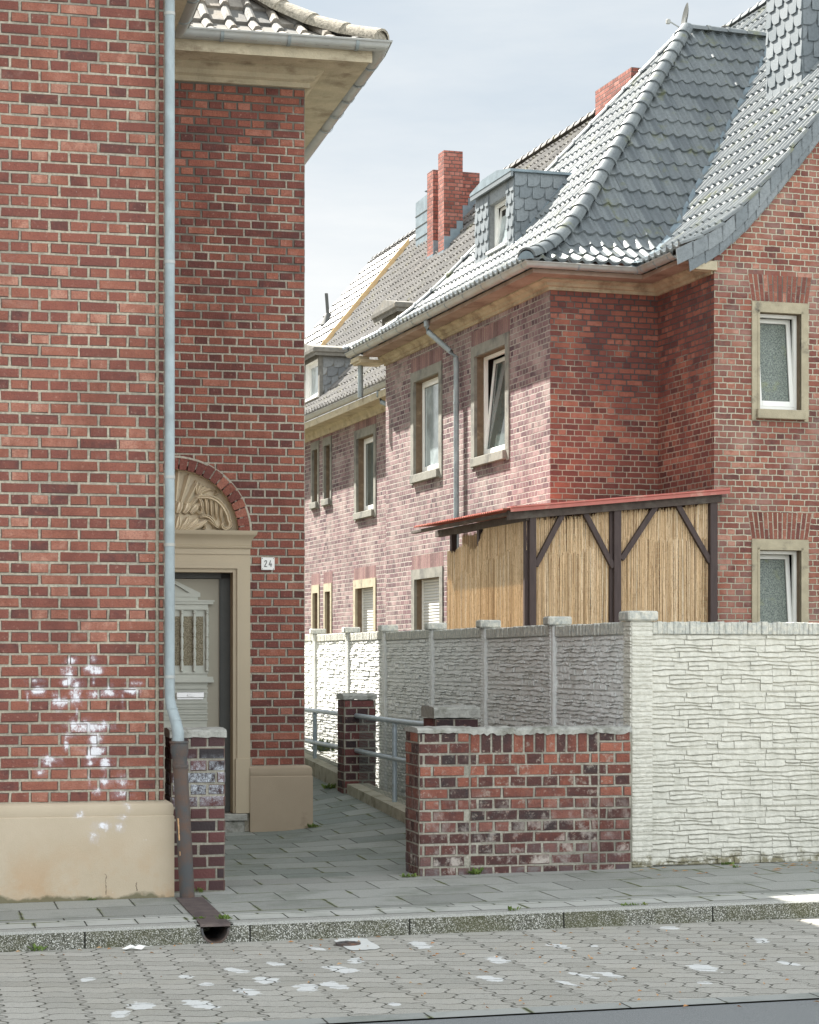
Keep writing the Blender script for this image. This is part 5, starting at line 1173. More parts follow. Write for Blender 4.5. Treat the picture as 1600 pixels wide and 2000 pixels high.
def dormer(th, ud, va, vb, zb, zt, rise, roofz, sl, tagl, wx, wz, tlt=0, pitchroof=.0, wood=False, name='dormer', fasc=.10, over=.06, endu=None):
    """front face at u=ud facing -u, from va to vb; roof runs back level until it meets the slope"""
    eu = endu
    mb = MB(); c = (va+vb)/2
    mb.holes(va, vb, zb-.25, zt-.02, [(wx[0], wx[1], wz[0], wz[1])], lambda x, z: (ud, x, z))
    for v in (va, vb): mb.poly([(ud, v, zb-.25), (ud, v, zt-.02), (eu, v, zt-.02), (eu, v, zt-.4)])
    mb.T = None
    d_ = th.part(name, mb, sl if not wood else M['greywood'], fix=False)
    mb = MB(); pr = [(va-over, zt-.02), (va-over, zt+.02), (c-(vb-va)*.18, zt+rise), (c+(vb-va)*.18, zt+rise), (vb+over, zt+.02), (vb+over, zt-.02)] if not wood else [(va-over, zt-.02), (va-over, zt+.02), (c, zt+rise), (vb+over, zt+.02), (vb+over, zt-.02)]
    mb.prism(pr, lambda a, b, d: (d, a, b), ud-over-.03, eu+.5); th.part('dormer_roof', mb, M['leadsheet'] if not wood else M['greywood'], parent=d_)
    mb = MB(); pr2 = [(va-over+.01, zt-fasc), (va-over+.01, zt+.018)]+[(a, b-.004) for a, b in pr[2:-2]]+[(vb+over-.01, zt+.018), (vb+over-.01, zt-fasc), (c, zt-fasc+.0)]
    mb.prism(pr2, lambda a, b, d: (d, a, b), ud-over-.022, ud-over+.02); 
    if wood: mb.sweep([(ud-over, vb+over-.02), (ud-over, va-over+.0), (eu, va-over+.0)], [(-.02, zt-.16), (.0, zt-.16), (.01, zt-.10), (.05, zt-.08), (.06, zt-.02), (-.02, zt-.02)])
    th.part('dormer_fascia', mb, sl if not wood else M['greywood'], parent=d_)
    mb = MB(); mb.box(ud+.19, ud+.5, wx[0]-.05, wx[1]+.05, wz[0]-.05, wz[1]+.05); th.part('room', mb, M['black'], parent=d_)
    T = alley(ud); mb = MB(); fw = .05; mb.T = T
    a, b, z0_, z1_ = wx[0], wx[1], wz[0], wz[1]; dp = -.12
    for q in ((a, a+fw), (b-fw, b)): mb.box(*q, dp-.03, dp+.03, z0_, z1_)
    mb.box(a+fw, b-fw, dp-.03, dp+.03, z0_, z0_+fw); mb.box(a+fw, b-fw, dp-.03, dp+.03, z1_-fw, z1_); mb.bbox(a-.05, b+.05, -.02, .05, z0_-.05, z0_, .005); mb.T = None
    w_ = th.part('dormer_window', mb, M['pvc'], parent=d_)
    def TT(x, o, z): q = z-z0_-fw; return T(x, o+dp-q*sin(tlt), z0_+fw+q*cos(tlt))
    mb = MB(); mb.T = TT; aa, bb, cc, dd = a+fw-.01, b-fw+.01, z0_+fw-.01, z1_-fw+.01; sw = .055
    for q in ((aa, aa+sw), (bb-sw, bb)): mb.box(*q, -.02, .034, cc, dd)
    mb.box(aa+sw, bb-sw, -.02, .034, cc, cc+sw); mb.box(aa+sw, bb-sw, -.02, .034, dd-sw, dd); mb.box(aa+sw, bb-sw, -.004, .004, cc+sw, dd-sw, 1); mb.T = None
    th.part('dormer_sash', mb, [M['pvc'], M['glassb']], parent=d_)
    mb = MB(); mb.T = T
    for q in ((a, a+.004), (b-.004, b)): mb.box(*q, dp, -.002, z0_, z1_)
    mb.box(a, b, dp, -.002, z1_-.004, z1_); mb.T = None; th.part('dormer_reveal', mb, M['slate2'] if not wood else M['pvc'], parent=d_)
    return d_
du, dva, dvb, dzb = .81, 3.63, 5.50, 8.26; dzt = R.z(333, du, dva)
def roofh(u): return ZE+prof(u+.6)
eu = du
while roofh(eu) < dzt-.02: eu += .02
wx = vspan(956, 990, du); 
DM = dormer(RH, du, dva, dvb, dzb, dzt, .13, None, M['slate'], '', (wx[0]+.0, wx[1]), (dzb+.16, R.z(388, du, wx[0]+.3)), tlt=radians(8), endu=eu)
mb = MB(); slates(mb, street(dva), du, eu+.05, dzb, dzt-.03, lambda x, z: z > roofh(x)-.08 and x > du, sw=.22, shh=.19)
T = alley(du)
slates(mb, T, dva, wx[0]-.01, dzb-.1, dzt-.10, lambda x, z: True, sw=.22, shh=.19); slates(mb, T, wx[1]+.01, dvb, dzb-.1, dzt-.10, lambda x, z: True, sw=.22, shh=.19)
RH.part('slate_cladding', mb, M['slate'], parent=DM)
mb = MB(); u = du
pp_ = []
while u < eu: pp_.append((u, dva-.02, roofh(u)+.06)); u += .08
for a, b in zip(pp_, pp_[1:]): mb.poly([(a[0], a[1], a[2]+.05), (b[0], b[1], b[2]+.05), (b[0], b[1]-.13, b[2]-.01), (a[0], a[1]-.13, a[2]-.01)])
mb.poly([(du-.12, dva-.1, roofh(du-.12)+.05), (du-.12, dvb+.1, roofh(du-.12)+.05), (du+.01, dvb+.1, roofh(du)+.09), (du+.01, dva-.1, roofh(du)+.09)])
RH.part('dormer_flashing', mb, M['leadsheet'], parent=DM, fix=False)
# slate chimney on the gable wing
c0, c1, cv0, cv1 = 4.12, 5.1, .18, 1.32; czb = 9.4; czt = 13.3
mb = MB(); mb.box(c0+.01, c1-.01, cv0+.01, cv1-.01, czb, czt); CHM = RH.part('chimney', mb, M['slate'])
zr = lambda u: ZE+prof(u-GE)
mb = MB(); slates(mb, alley(c0), cv0, cv1, zr(c0)-.02, czt, lambda x, z: z > zr(c0)-.03, sw=.27, shh=.235); slates(mb, street(cv0), c0, c1, 9, czt, lambda x, z: z > zr(x)-.05, sw=.25, shh=.235)
slates(mb, east(c1), cv0, cv1, 10, czt, lambda x, z: z > zr(c1)-.05, sw=.27, shh=.235)
mb.box(c0-.006, c0+.02, cv0-.006, cv0+.02, zr(c0), czt)
RH.part('slate_cladding', mb, M['slate'], parent=CHM)
mb = MB()
for k in range(10):
    a, b = c0+.1*k, c0+.1*(k+1); mb.poly([(a, cv0-.14, zr(a)+.045), (b, cv0-.14, zr(b)+.045), (b, cv0-.01, zr(b)+.10), (a, cv0-.01, zr(a)+.10)])
mb.poly([(c0-.16, cv0-.1, zr(c0-.16)+.045), (c0-.16, cv1+.1, zr(c0-.16)+.045), (c0, cv1+.1, zr(c0)+.09), (c0, cv0-.1, zr(c0)+.09)])
RH.part('chimney_flashing', mb, M['leadsheet'], parent=CHM, fix=False)
# orange brick chimney beyond the hip
bu = 5.35; cva, cvb = R.px2v(1233, bu), R.px2v(1163, bu); ztp = R.z(134, bu, cva)
mb = MB(); mb.box(bu, bu+.8, cva, cvb, 9.5, ztp); mb.box(bu-.0, bu+.82, cva-.01, cvb+.01, ztp, ztp+.03); ch_ = RH.part('brick_chimney', mb, M['chim'], label='wide orange brick chimney behind the hip')
mb = MB(); mb.vtube([(bu+.2, (cva+cvb)/2+.3, ztp), (bu+.2, (cva+cvb)/2+.3, ztp+.12)], .09); RH.part('flue', mb, M['leadsheet'], parent=ch_, smooth=True)
# satellite dish at the apex
sdv = 4.5; sdu = R.px2u(1337, sdv)
SDT = Thing('satellite_dish', 'grey satellite dish seen edge-on above the roof apex', 'satellite dish', R, sdu, sdv, 12.05)
mb = MB(); zc_ = R.z(34, sdu, sdv); n = 20; rings = []
dirv = Vector((-.87, -.50, .22)).normalized()        # facing away, slightly up, nearly edge-on
dirv = Vector((-.95, .20, .16)).normalized(); sdx = dirv.cross(Vector((0, 0, 1))).normalized(); upx = sdx.cross(dirv)
for k in range(5):
    r = .25*k/4
    rings.append([mb.vert(Vector((sdu, sdv, zc_))-dirv*(.05*(1-(k/4)**2))+sdx*(r*.95*cos(2*pi*i/n))+upx*(r*sin(2*pi*i/n))) for i in range(n)] if k else None)
ctr = mb.vert(Vector((sdu, sdv, zc_))-dirv*.05)
for i in range(n): mb.face([ctr, rings[1][i], rings[1][(i+1) % n]])
for A_, B_ in zip(rings[1:], rings[2:]):
    for i in range(n): mb.face([A_[i], A_[(i+1) % n], B_[(i+1) % n], B_[i]])
SDT.part('dish', mb, M['rubber'], smooth=True, fix=False)
mb = MB(); mb.vtube([(sdu+.03, sdv, 11.9), (sdu+.03, sdv, zc_)], .022); mb.tube([(sdu, sdv, zc_-.22), (sdu-.28, sdv-.02, zc_-.1)], .012, 8); mb.bbox(sdu-.34, sdu-.27, sdv-.04, sdv+.02, zc_-.14, zc_-.06, .01); SDT.part('mast', mb, M['gutter'], smooth=True)
# ------------------------------------------------------------------ second house
R2 = Thing('lower_brick_house', 'lower brick house with old brown tiles and two wooden dormers, left of the hipped house', 'house', R, U2, 9, gz(2, 14))
V2 = 24.5; VB = 22.75
up = (*vspan(697.5, 731, U2), R.z(1003, U2, R.px2v(697.5, U2)), R.z(858, U2, R.px2v(697.5, U2)))
tw1 = (*vspan(634.5, 646.0, U2), 0, 0); tw2 = (*vspan(611, 621.5, U2), 0, 0)
zuS = up[2]; zuT = up[3]
def zz2(y, px, u=U2): return R.z(y, u, R.px2v(px, u))
tz = (zz2(976, 636), zz2(871, 636))
gz0, gz1 = 1.6, zz2(1150, 695.5); gt = zz2(1156, 636)
H2 = [up, (tw1[0], tw1[1], *tz), (tw2[0], tw2[1], *tz), (*vspan(695.5, 730.7, U2), gz0, gz1), (*vspan(636, 646.3, U2), gz0, gt), (*vspan(612, 622, U2), gz0, gt)]
mb = MB(); mb.holes(HB, V2+5, zb0, 6.55, H2, lambda x, z: (U2, x, z)); R2.part('wall', mb, M['wallA'], fix=False)
for i, (a, b, c, d) in enumerate(H2):
    T = alley(U2); big = i in (0, 3)
    window(R2, T, a, b, c, d, sur=.15 if big else .10, sh=.17, depth=.20, style='shutter' if i == 3 else ('fixed' if big else None), sill=.13 if i < 3 else 0, pane=M['glass'], mats=M['sandA'] if i < 3 else None)
    mb = MB(); soldier(mb, T, a-.15, b+.15, d+.17, .24, 0, 15 if big else 5); R2.part('brick_lintel', mb, [M['brickA'], M['mortL']])
    if not big:
        mb = MB(); mb.T = T; mb.box(a, b, -.19, -.18, c, d); mb.T = None; R2.part('pane', mb, M['glass'])
WP2 = [(U2, V2+5), (U2, HB)]
def eaves2(th, path, zc, over):
    mb = MB(); mb.sweep(path, [(-.02, zc), (.04, zc), (.06, zc+.10), (.10, zc+.16), (-.02, zc+.16)]); th.part('cornice', mb, M['cornice'])
    mb = MB(); mb.sweep(path, [(-.02, zc+.155), (over-.13, zc+.155), (over-.13, zc+.09), (over-.10, zc+.09), (over-.10, zc+.22), (-.02, zc+.22)]); th.part('soffit', mb, M['cornice'])
eaves2(R2, WP2, 6.36, .60)
mb = MB(); gutter(mb, [(U2-.43, V2+5, ZE2), (U2-.43, HB+.02, ZE2)]); G2 = R2.part('gutter', mb, M['gutter'], smooth=True)
joints(R2, G2, [((U2-.43, HB+.6+k*.95, ZE2), (0, 1)) for k in range(14)])
mb = MB(); a = R.px2v(738, .1); mb.tube([(.12, a, ZE2-.07), (.12, a, 6.5), (.15, a-.08, 6.38), (.40, a-.55, 6.18), (.50, a-.62, 6.02), (.51, a-.62, 5.8)], .045, 12); mb.vtube([(.51, a-.62, 5.85), (.51, a-.62, 0)], .045, 12); R2.part('downpipe', mb, M['zinc'], smooth=True)
mb = MB(); SR = 5.5
tiles(mb, slopeP((0, 0), (0, 1), (1, 0), ZE2), .07, SR, lambda s: (HB+.02 if s < 3 else HB-2.5, VB), step=.36, tw=.215, spt=5, amp=.04, lift=.04, shape='r')
tiles(mb, slopeP((11.0, 0), (0, 1), (-1, 0), ZE2), .07, SR, lambda s: (HB-2.5, VB), step=.36, tw=.43, spt=3)
R2.part('roof', mb, M['tileB'], fix=False)
mb = MB(); caps(mb, [(SR, HB-2.5, ZE2+prof(SR)+.05), (SR, VB, ZE2+prof(SR)+.05)], r=.12, step=.38); R2.part('ridge_tile', mb, M['tileB'], smooth=True)
mb = MB()                                        # timber batten along the party verge
vp = [(.55+i*.25, VB-.06, ZE2+prof(.55+i*.25)) for i in range(19)]
for a, b in zip(vp, vp[1:]):
    for q in ((-.05, .06, .10, .13),): mb.prism([(a[0], a[2]+.06), (b[0], b[2]+.06), (b[0], b[2]+.24), (a[0], a[2]+.24)], lambda x, z, d: (x, d, z), VB-.16, VB-.10)
R2.part('party_batten', mb, M['timber'])
mb = MB()
for a, b in zip(vp, vp[1:]): mb.prism([(a[0], a[2]+.06), (b[0], b[2]+.06), (b[0], b[2]+.16), (a[0], a[2]+.16)], lambda x, z, d: (x, d, z), VB+.1, VB+.35)
R2.part('party_flashing', mb, M['leadsheet'])
rz2 = lambda u: ZE2+prof(u)
def endof(z, rf, u):
    while rf(u) < z-.02: u += .02
    return u
# dormers
d1u = 1.05; d1v = R.px2v(624, d1u); d1b = rz2(d1u)+.08; d1t = R.z(681, d1u, d1v)
wx = (R.px2v(622, d1u)+.04, R.px2v(600, d1u)+.1)
dd = dormer(R2, d1u, d1v, d1v+1.5, d1b, d1t, .20, None, M['slate2'], '', (d1v+.12, d1v+1.2), (d1b+.08, d1t-.20), wood=True, endu=endof(d1t, rz2, d1u), over=.14, fasc=.10)
mb = MB(); slates(mb, street(d1v), d1u+.08, endof(d1t, rz2, d1u), d1b-.1, d1t-.17, lambda x, z: z > rz2(x)-.06, sw=.25, shh=.20); R2.part('slate_cladding', mb, M['slate2'], parent=dd)
d2v = R.px2v(784, 1.2); d2u = 1.2; d2b = rz2(d2u)+.08; d2t = R.z(594, d2u, d2v)
dd = dormer(R2, d2u, d2v, d2v+1.3, d2b, d2t, .18, None, M['slate2'], '', (d2v+.12, d2v+1.1), (d2b+.08, d2t-.20), wood=True, endu=endof(d2t, rz2, d2u), over=.14, fasc=.10)
# chimneys
def chimney(th, u0, u1, v0, v1, zt, mat, label=None, fl=True, fb=.25):
    zb = rz2(u0)-.3; mb = MB(); mb.box(u0, u1, v0, v1, zb, zt); c = th.part('chimney', mb, mat, label=label)
    if fl:
        mb = MB(); n = max(2, int((u1-u0)/.14))
        for k in range(n):
            a, b = u0+(u1-u0)*k/n, u0+(u1-u0)*(k+1)/n; mb.box(a, b, v0-.012, v0, rz2(a)-.1, rz2(b)+fb)
        mb.box(u0-.012, u0, v0-.012, v1, rz2(u0)-.1, rz2(u0)+.12)
        th.part('chimney_flashing', mb, M['leadsheet'], parent=c)
    return c
tu, tv = 3.85, 16.26
c_ = chimney(R2, tu, R.px2u(904, tv), tv, R.px2v(856, tu), R.z(293, tu, tv), M['chim'], 'tall slender orange brick chimney')
cu_, cvv = 3.95, R.px2v(846, 3.95)
chimney(R2, cu_, R.px2u(937, cvv), cvv, R.px2v(834.5, cu_), R.z(331, cu_, cvv), M['chim'], 'wide orange brick chimney behind the tall one')
# metal clad chimney on the white-roofed house
R3 = Thing('far_brick_house', 'farthest brick house, with newer pale grey tiles, beyond the timber batten', 'house', R, U2, VB+1, gz(2, 16))
mb = MB(); mb.box(U2, 10, VB+.3, V2+5, zb0, 6.5); R3.part('wall', mb, M['wallA'])
VE = 27.6
mb = MB(); tiles(mb, slopeP((0, 0), (0, 1), (1, 0), ZE2), .07, SR, lambda s: (VB+.05, VE), step=.40, tw=.23, spt=5, amp=.025, lift=.045)
tiles(mb, slopeP((11.0, 0), (0, 1), (-1, 0), ZE2), .07, SR, lambda s: (VB+.05, VE), step=.40, tw=.46, spt=3)
R3.part('roof', mb, M['tileC'], fix=False)
mb = MB(); caps(mb, [(SR, VB, ZE2+prof(SR)+.05), (SR, VE-.3, ZE2+prof(SR)+.02)], r=.08, step=.40); R3.part('ridge_tile', mb, M['tileC'], smooth=True)
mb = MB(); mu = 4.7; mv = R.px2v(837, mu); mv1 = R.px2v(812, mu); mt = R.z(388, mu, mv)
mb.prism([(mv, 9), (mv1, 9), (mv1, R.z(397, mu, mv1)), (mv, R.z(377, mu, mv))], lambda a, b, d: (d, a, b), mu, mu+.6)
mc = R3.part('chimney', mb, M['leadsheet'], label='chimney clad in grey sheet metal')
mb = MB()
for k in range(5): z = mt-.28*k-.25; mb.box(mu-.012, mu, mv-.01, mv1+.01, z, z+.015)
R3.part('cladding_seam', mb, M['rubber'], parent=mc)
mb = MB(); mb.vtube([(mu+.15, mv+.25, mt-.1), (mu+.15, mv+.25, mt+.2)], .09); mb.vtube([(mu+.15, mv+.25, mt+.24), (mu+.15, mv+.25, mt+.30)], [.16, .02]); R3.part('chimney_cowl', mb, M['rubber'], parent=mc, smooth=True)
s0 = 2.15; v_ = R.px2v(641, s0); 
mb = MB(); 
for (px, py) in ((641, 627),):
    lo = [(u, R.z(py, u, R.px2v(px, u))-rz2(u)) for u in [x*.05 for x in range(20, 90)]]; uu = min(lo, key=lambda t: abs(t[1]))[0]; vv = R.px2v(px, uu)
    mb.vtube([(uu, vv, rz2(uu)-.1), (uu, vv, rz2(uu)+.22)], [.22, .07]); mb.vtube([(uu, vv, rz2(uu)+.1), (uu-.05, vv, rz2(uu)+.75)], .045)
R3.part('vent_pipe', mb, M['rubber'], smooth=True)

# ------------------------------------------------------------------ reed porch
pvF = -2.0; pL = R.px2u(1035, pvF); pR = R.px2u(1405, pvF)
PO = Thing('reed_porch', 'lean-to porch with dark timber frame, straw-coloured reed screens and red sheet roof', 'porch', R, (pL+pR)/2, pvF, gz(3.4, 9))
zbp = 0.2
def post(u, v, zt, w_=.10): mb = MB(); mb.bbox(u, u+w_, v, v+w_, zbp, zt, .006); return PO.part('post', mb, M['wood'])
zL, zRr = R.z(1003, pL, pvF), R.z(972, pR, pvF)
zbeam = lambda u: zL+(zRr-zL)*(u-pL)/(pR-pL)
post(pL+.0, pvF, zbeam(pL)-.02, .095); post(pL-.05, pvF+.06, zbeam(pL)-.04, .06); um = R.px2u(1200, pvF); post(um, pvF, zbeam(um)-.02, .105); post(um-.045, pvF+.05, zbeam(um)-.02, .05); ur_ = R.px2u(1388, pvF); post(ur_, pvF, zbeam(ur_)-.0, .11)
mb = MB(); mb.prism([(pL-.30, zbeam(pL-.30)-.06), (pR+.03, zbeam(pR)-.06), (pR+.03, zbeam(pR)+.07), (pL-.30, zbeam(pL-.3)+.06)], lambda a, b, d: (a, d, b), pvF-.02, pvF+.07); PO.part('beam', mb, M['beam'])
zt_ = zbeam(pL-.05)-.02; vback = R.px2v(877, pL)
mb = MB(); mb.bbox(pL-.05, pL+.04, pvF+.02, vback+.5, zt_-.07, zt_+.03, .005); PO.part('beam', mb, M['beam'])
mb = MB(); mb.bbox(pL-.30, pL-.22, pvF+.02, vback+.9, zt_-.0, zt_+.045, .005); PO.part('batten', mb, M['beam'])
for v in (R.px2v(883, pL), R.px2v(936, pL)): post(pL-.02, v-.04, zt_-.05, .085)
def brace(x0, y0, x1, y1):
    a, b = (R.px2u(x0, pvF), R.z(y0, R.px2u(x0, pvF), pvF)), (R.px2u(x1, pvF), R.z(y1, R.px2u(x1, pvF), pvF)); dx, dz = b[0]-a[0], b[1]-a[1]; l = sqrt(dx*dx+dz*dz); n_ = (-dz/l*.035, dx/l*.035)
    mb = MB(); mb.prism([(a[0]+n_[0], a[1]+n_[1]), (b[0]+n_[0], b[1]+n_[1]), (b[0]-n_[0], b[1]-n_[1]), (a[0]-n_[0], a[1]-n_[1])], lambda p, q, d: (p, d, q), pvF+.012, pvF+.07); PO.part('brace', mb, M['wood'])
brace(1103, 1000, 1048, 1105); brace(1142, 996, 1200, 1108); brace(1284, 988, 1216, 1092); brace(1325, 984, 1390, 1098)
def reeds(T, x0, x1, zb, ztf, seed):
    rr = random.Random(seed); mb = MB(); mb.T = T; mb.T = None; x = x0
    def one(x, w_, za, zc, d, lean):
        pts = []
        for k in range(3):
            z = za+(zc-za)*k/2; xx = x+lean*(z-za)+rr.uniform(-.0015, .0015)
            pts.append([mb.vert(T(xx-w_/2, d, z)), mb.vert(T(xx, d+w_*.45, z)), mb.vert(T(xx+w_/2, d, z))])
        for A_, B_ in zip(pts, pts[1:]):
            mb.face([A_[0], A_[1], B_[1], B_[0]]); mb.face([A_[1], A_[2], B_[2], B_[1]])
    while x < x1:
        w_ = rr.uniform(.007, .013); zt = ztf(x)+rr.uniform(-.03, .02); mid = zt-.45+.05*sin(x*3)+rr.uniform(-.02, .02)
        one(x, w_, zb, mid+.02, .004+rr.uniform(0, .002), rr.uniform(-.016, .016)); one(x+rr.uniform(-.002, .002), w_*.9, mid-.0, zt, rr.uniform(0, .004), rr.uniform(-.03, .03))
        x += w_*.85+(rr.uniform(.002, .006) if rr.random() < .16 else 0)
    x = x0
    while x < x1: one(x, .009, zb, ztf(x)-.04, -.004, rr.uniform(-.004, .004)); x += .007
    return mb
sag = lambda x, a, b: .05*sin(pi*(x-a)/(b-a))
for a, b, sd_ in ((pL+.095, um-.02, 1), (um+.105, ur_, 2)):
    PO.part('reed_screen', reeds(street(pvF+.085), a, b, zbp, lambda x: zbeam(x)-.035-sag(x, a, b), sd_), M['reed'], fix=False)
def sidez(x): 
    f = (x-pvF)/(vback-pvF); return zt_-.02 if f < .52 else zt_-.05-.24*min(1, (f-.50)*9)-.04*sin(f*22)
PO.part('reed_screen', reeds(alley(pL-.02), pvF+.06, vback, zbp, sidez, 3), M['reed'], fix=False)
PO.part('reed_screen', reeds(alley(pL+.25), pvF+.5, vback+.1, zbp, lambda x: zt_-.06, 4), M['reed'], fix=False)
# corrugated sheet roof, ridges running towards the alley edge
mb = MB(); ro = -.40; vA_, vB_ = pvF-.06, R.px2v(808, pL+ro); nn2 = 200; rows = []
rz = lambda u, v: zbeam(u)+.085-.0*(v-pvF)
zedge = lambda v: R.z(990+(1031-990)*(1-(R.proj(pL+ro, v)[0]-808)/192) if hasattr(R, 'proj') else 0, pL+ro, v) if False else None
dr = (R.z(1029, pL+ro, vB_)-rz(pL+ro, vA_))/(vB_-vA_)
for u in (pL+ro, pL+ro*.3, (pL+pR)/2, pR+.10):
    rows.append([(u, vA_+(vB_-vA_)*i/nn2, rz(u, 0)+dr*(vB_-vA_)*i/nn2+.012*cos(2*pi*(i/nn2)*(vB_-vA_)/.076)) for i in range(nn2+1)])
I_ = [[mb.vert(p) for p in r] for r in rows]; J_ = [[mb.vert((p[0], p[1], p[2]-.004)) for p in r] for r in rows]
for A_, B_ in zip(I_, I_[1:]):
    for i in range(nn2): mb.face([A_[i], A_[i+1], B_[i+1], B_[i]])
for A_, B_ in zip(J_, J_[1:]):
    for i in range(nn2): mb.face([A_[i], A_[i+1], B_[i+1], B_[i]])
for i in range(nn2): mb.face([I_[0][i], I_[0][i+1], J_[0][i+1], J_[0][i]])
PO.part('roof_sheet', mb, M['redmetal'], smooth=True, fix=False)
mb = MB(); a, b = pL-.30, pR+.12
mb.prism([(a, rz(a, 0)-.045), (b, rz(b, 0)-.045), (b, rz(b, 0)+.03), (a, rz(a, 0)+.03)], lambda p, q, d: (p, d, q), vA_-.03, vA_-.015)
mb.prism([(a, rz(a, 0)+.022), (b, rz(b, 0)+.022), (b, rz(b, 0)+.03), (a, rz(a, 0)+.03)], lambda p, q, d: (p, d, q), vA_-.0299, vA_+.12)
mb.tube([(a, vA_-.03, rz(a, 0)+.012), (b, vA_-.03, rz(b, 0)+.012)], .012, 8)
PO.part('verge_flashing', mb, M['redmetal'])

# ================================================================== small things
def weed(label, u, v, z, size, n, seed, spread=1.):
    rr = random.Random(seed); mb = MB()
    for k in range(n):
        a = rr.uniform(0, 2*pi); t = rr.uniform(.2, 1.15); L_ = size*rr.uniform(.5, 1.1); w_ = L_*rr.uniform(.10, .22)
        b0_ = Vector((u+rr.uniform(-1, 1)*size*.5*spread, v+rr.uniform(-.2, .2)*size, z)); d = Vector((cos(a)*sin(t), sin(a)*sin(t)*.6, cos(t))); s_ = Vector((-sin(a), cos(a), 0))
        m1 = b0_+d*L_*.5; tip = b0_+d*L_+Vector((0, 0, -L_*.18)); 
        ids = [mb.vert(b0_), mb.vert(m1+s_*w_), mb.vert(tip), mb.vert(m1-s_*w_)]; mb.face(ids)
    return solo('weed', mb, M['foliage'], LF, (u, v, z), label, 'weed', 'weeds in the pavement joints')
def onpave(px, v): 
    u = LF.px2u(px, v); return u, v, gz(u, v)
weed('small weed with rounded leaves at the foot of the low brick wall', *onpave(930, .69), .09, 26, 1, .7)
weed('yellowish moss tuft left of the drain cover plate, near the kerb', *onpave(389, KV+.25), .035, 40, 2, 2.)
weed('yellow green tuft right of the drain cover plate, near the kerb', *onpave(437, KV+.2), .045, 44, 3, 1.6)
weed('tiny sprig beside the foot of the iron standpipe', *onpave(388, .16), .06, 14, 4)
weed('tuft at the foot of the left house plinth', *onpave(178, -.07), .035, 22, 5, 1.4)
weed('yellowing weed growing from the kerb joint below the low brick wall', *onpave(1003, KV+.06), .045, 20, 6, 1.5)
weed('low moss along the kerb top right of the kerb-joint weed', *onpave(1240, KV+.08), .03, 60, 7, 6.)
weed('dry weed standing in the gutter at the far left of the kerb', LF.px2u(75, KV-.03), KV-.03, gz(-1, KV)+RD, .07, 16, 8, .8)
weed('low weed at the right corner of the taupe plinth', *onpave(612, VW-.1), .06, 40, 9, 1.5)
weed('grass tuft at the foot of the cream fence, near the right edge', *onpave(1420, FV-.04), .04, 40, 10, 2.5)
weed('small moss tuft on the pavement before the cream fence', *onpave(1437, FV-.25), .03, 24, 11, 1.5)
weed('grass at the front left corner of the low wall pillar', *onpave(800, .66), .045, 50, 12, 2.5)
u_ = RU-.16; v_ = LF.px2v(645, u_); weed('grass tuft at the foot of the dark brick gatepost', u_, v_, gz(u_, v_), .09, 50, 13, 1.5)
v_ = LF.px2v(632, RU+.3); weed('leafy green plant behind the sunlit railing', RU+.3, v_, gz(RU, v_)+.12, .22, 60, 14, 1.)
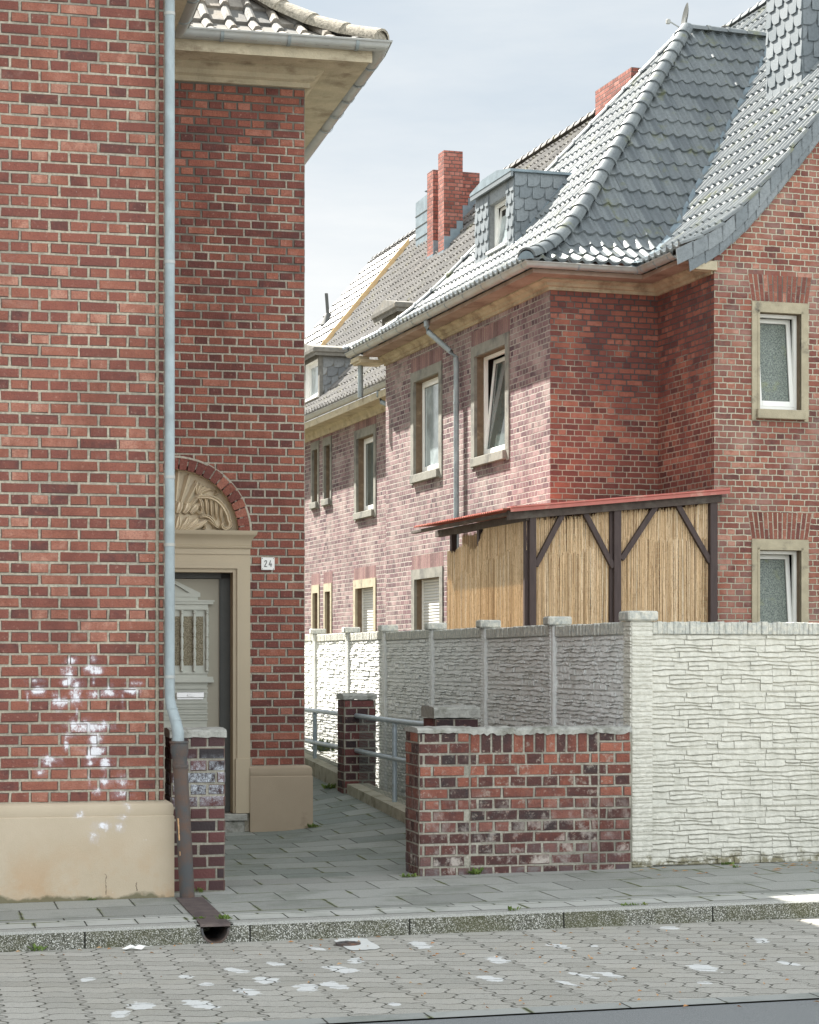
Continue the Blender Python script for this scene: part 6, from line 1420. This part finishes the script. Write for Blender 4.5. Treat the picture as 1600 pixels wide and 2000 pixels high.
# litter and leaves on the road
mb = MB(); rr = random.Random(12)
for k in range(150):
    px = rr.gauss(1080, 330) if k < 100 else rr.uniform(0, 1600); py = rr.uniform(1815, 1975) if k < 100 else rr.uniform(1830, 1870)
    if not -20 < px < 1620: continue
    p = onroad(px, py); 
    if p[1] > KV-.03: p = (p[0], KV-rr.uniform(.03, .12))
    z = gz(*p)+RD+.006; a = rr.uniform(0, pi); l = rr.uniform(.008, .022); w_ = l*.4
    c, s_ = cos(a), sin(a); mb.poly([(p[0]+c*l, p[1]+s_*l, z+.002), (p[0]-s_*w_, p[1]+c*w_, z+.009), (p[0]-c*l, p[1]-s_*l, z), (p[0]+s_*w_, p[1]-c*w_, z+.003)])
for k in range(26):
    p = (LF.px2u(rr.uniform(1240, 1590), FV-.1), FV-rr.uniform(.05, .8)); z = gz(*p)+.004; a = rr.uniform(-.4, .4); l = rr.uniform(.01, .04); mb.poly([(p[0]-l, p[1]-l*sin(a), z), (p[0], p[1]-.006, z+.004), (p[0]+l, p[1]+l*sin(a), z), (p[0], p[1]+.006, z+.006)])
lv = struct('fallen_leaves', mb, M['leaf'], fix=False); lv['kind'] = 'stuff'
mb = MB()
p = onroad(270, 1857)
LT = []
for px, py, s_ in ((255, 1856, .05), (272, 1856, .06)):
    p = onroad(px, py); n = 9; rr = random.Random(int(px)); z = gz(*p)+RD+.004
    ids = [mb.vert((p[0]+s_*cos(2*pi*k/n)*rr.uniform(.7, 1.2), p[1]+s_*.4*sin(2*pi*k/n)*rr.uniform(.7, 1.2), z+rr.uniform(0, .02))) for k in range(n)]; c = mb.vert((p[0], p[1], z+.03))
    for k in range(n): mb.face([ids[k], ids[(k+1) % n], c])
p = onroad(262, 1857); solo('crumpled_paper', mb, M['pvc'], LF, (p[0], p[1], gz(*p)+RD), 'crumpled white paper lying against the kerb', 'litter')
# valve cover set in a cement patch
p = onroad(680, 1846); z = gz(*p)+RD
VC = Thing('valve_cover', 'oval iron valve cover in a pale cement patch at the kerb', 'valve cover', LF, p[0], p[1], z)
mb = MB(); a, b = onroad(640, 1834), onroad(750, 1853); rr = random.Random(9); c = ((a[0]+b[0])/2, p[1]); w_ = (b[0]-a[0])/2; h_ = abs(onroad(690, 1832)[1]-onroad(690, 1857)[1])/2; pts = []
for k in range(28):
    t = 2*pi*k/28; q = 1/max(abs(cos(t)), abs(sin(t)))*rr.uniform(.86, 1.0); pts.append((c[0]+w_*q*cos(t)*.93, p[1]+h_*q*sin(t), gz(c[0]+w_*q*cos(t), p[1])+RD+.005))
mb.poly(pts); VC.part('cement_patch', mb, M['whitespot'], fix=False)
mb = MB(); mb.vtube([(p[0], p[1], z), (p[0], p[1], z+.014), (p[0], p[1], z+.016)], [.076, .076, .068], 24); mb.bbox(p[0]-.045, p[0]+.045, p[1]-.012, p[1]+.012, z+.014, z+.022, .003); mb.bbox(p[0]-.012, p[0]+.012, p[1]-.045, p[1]+.045, z+.014, z+.0215, .003)
VC.part('lid', mb, M['iron'], smooth=True)
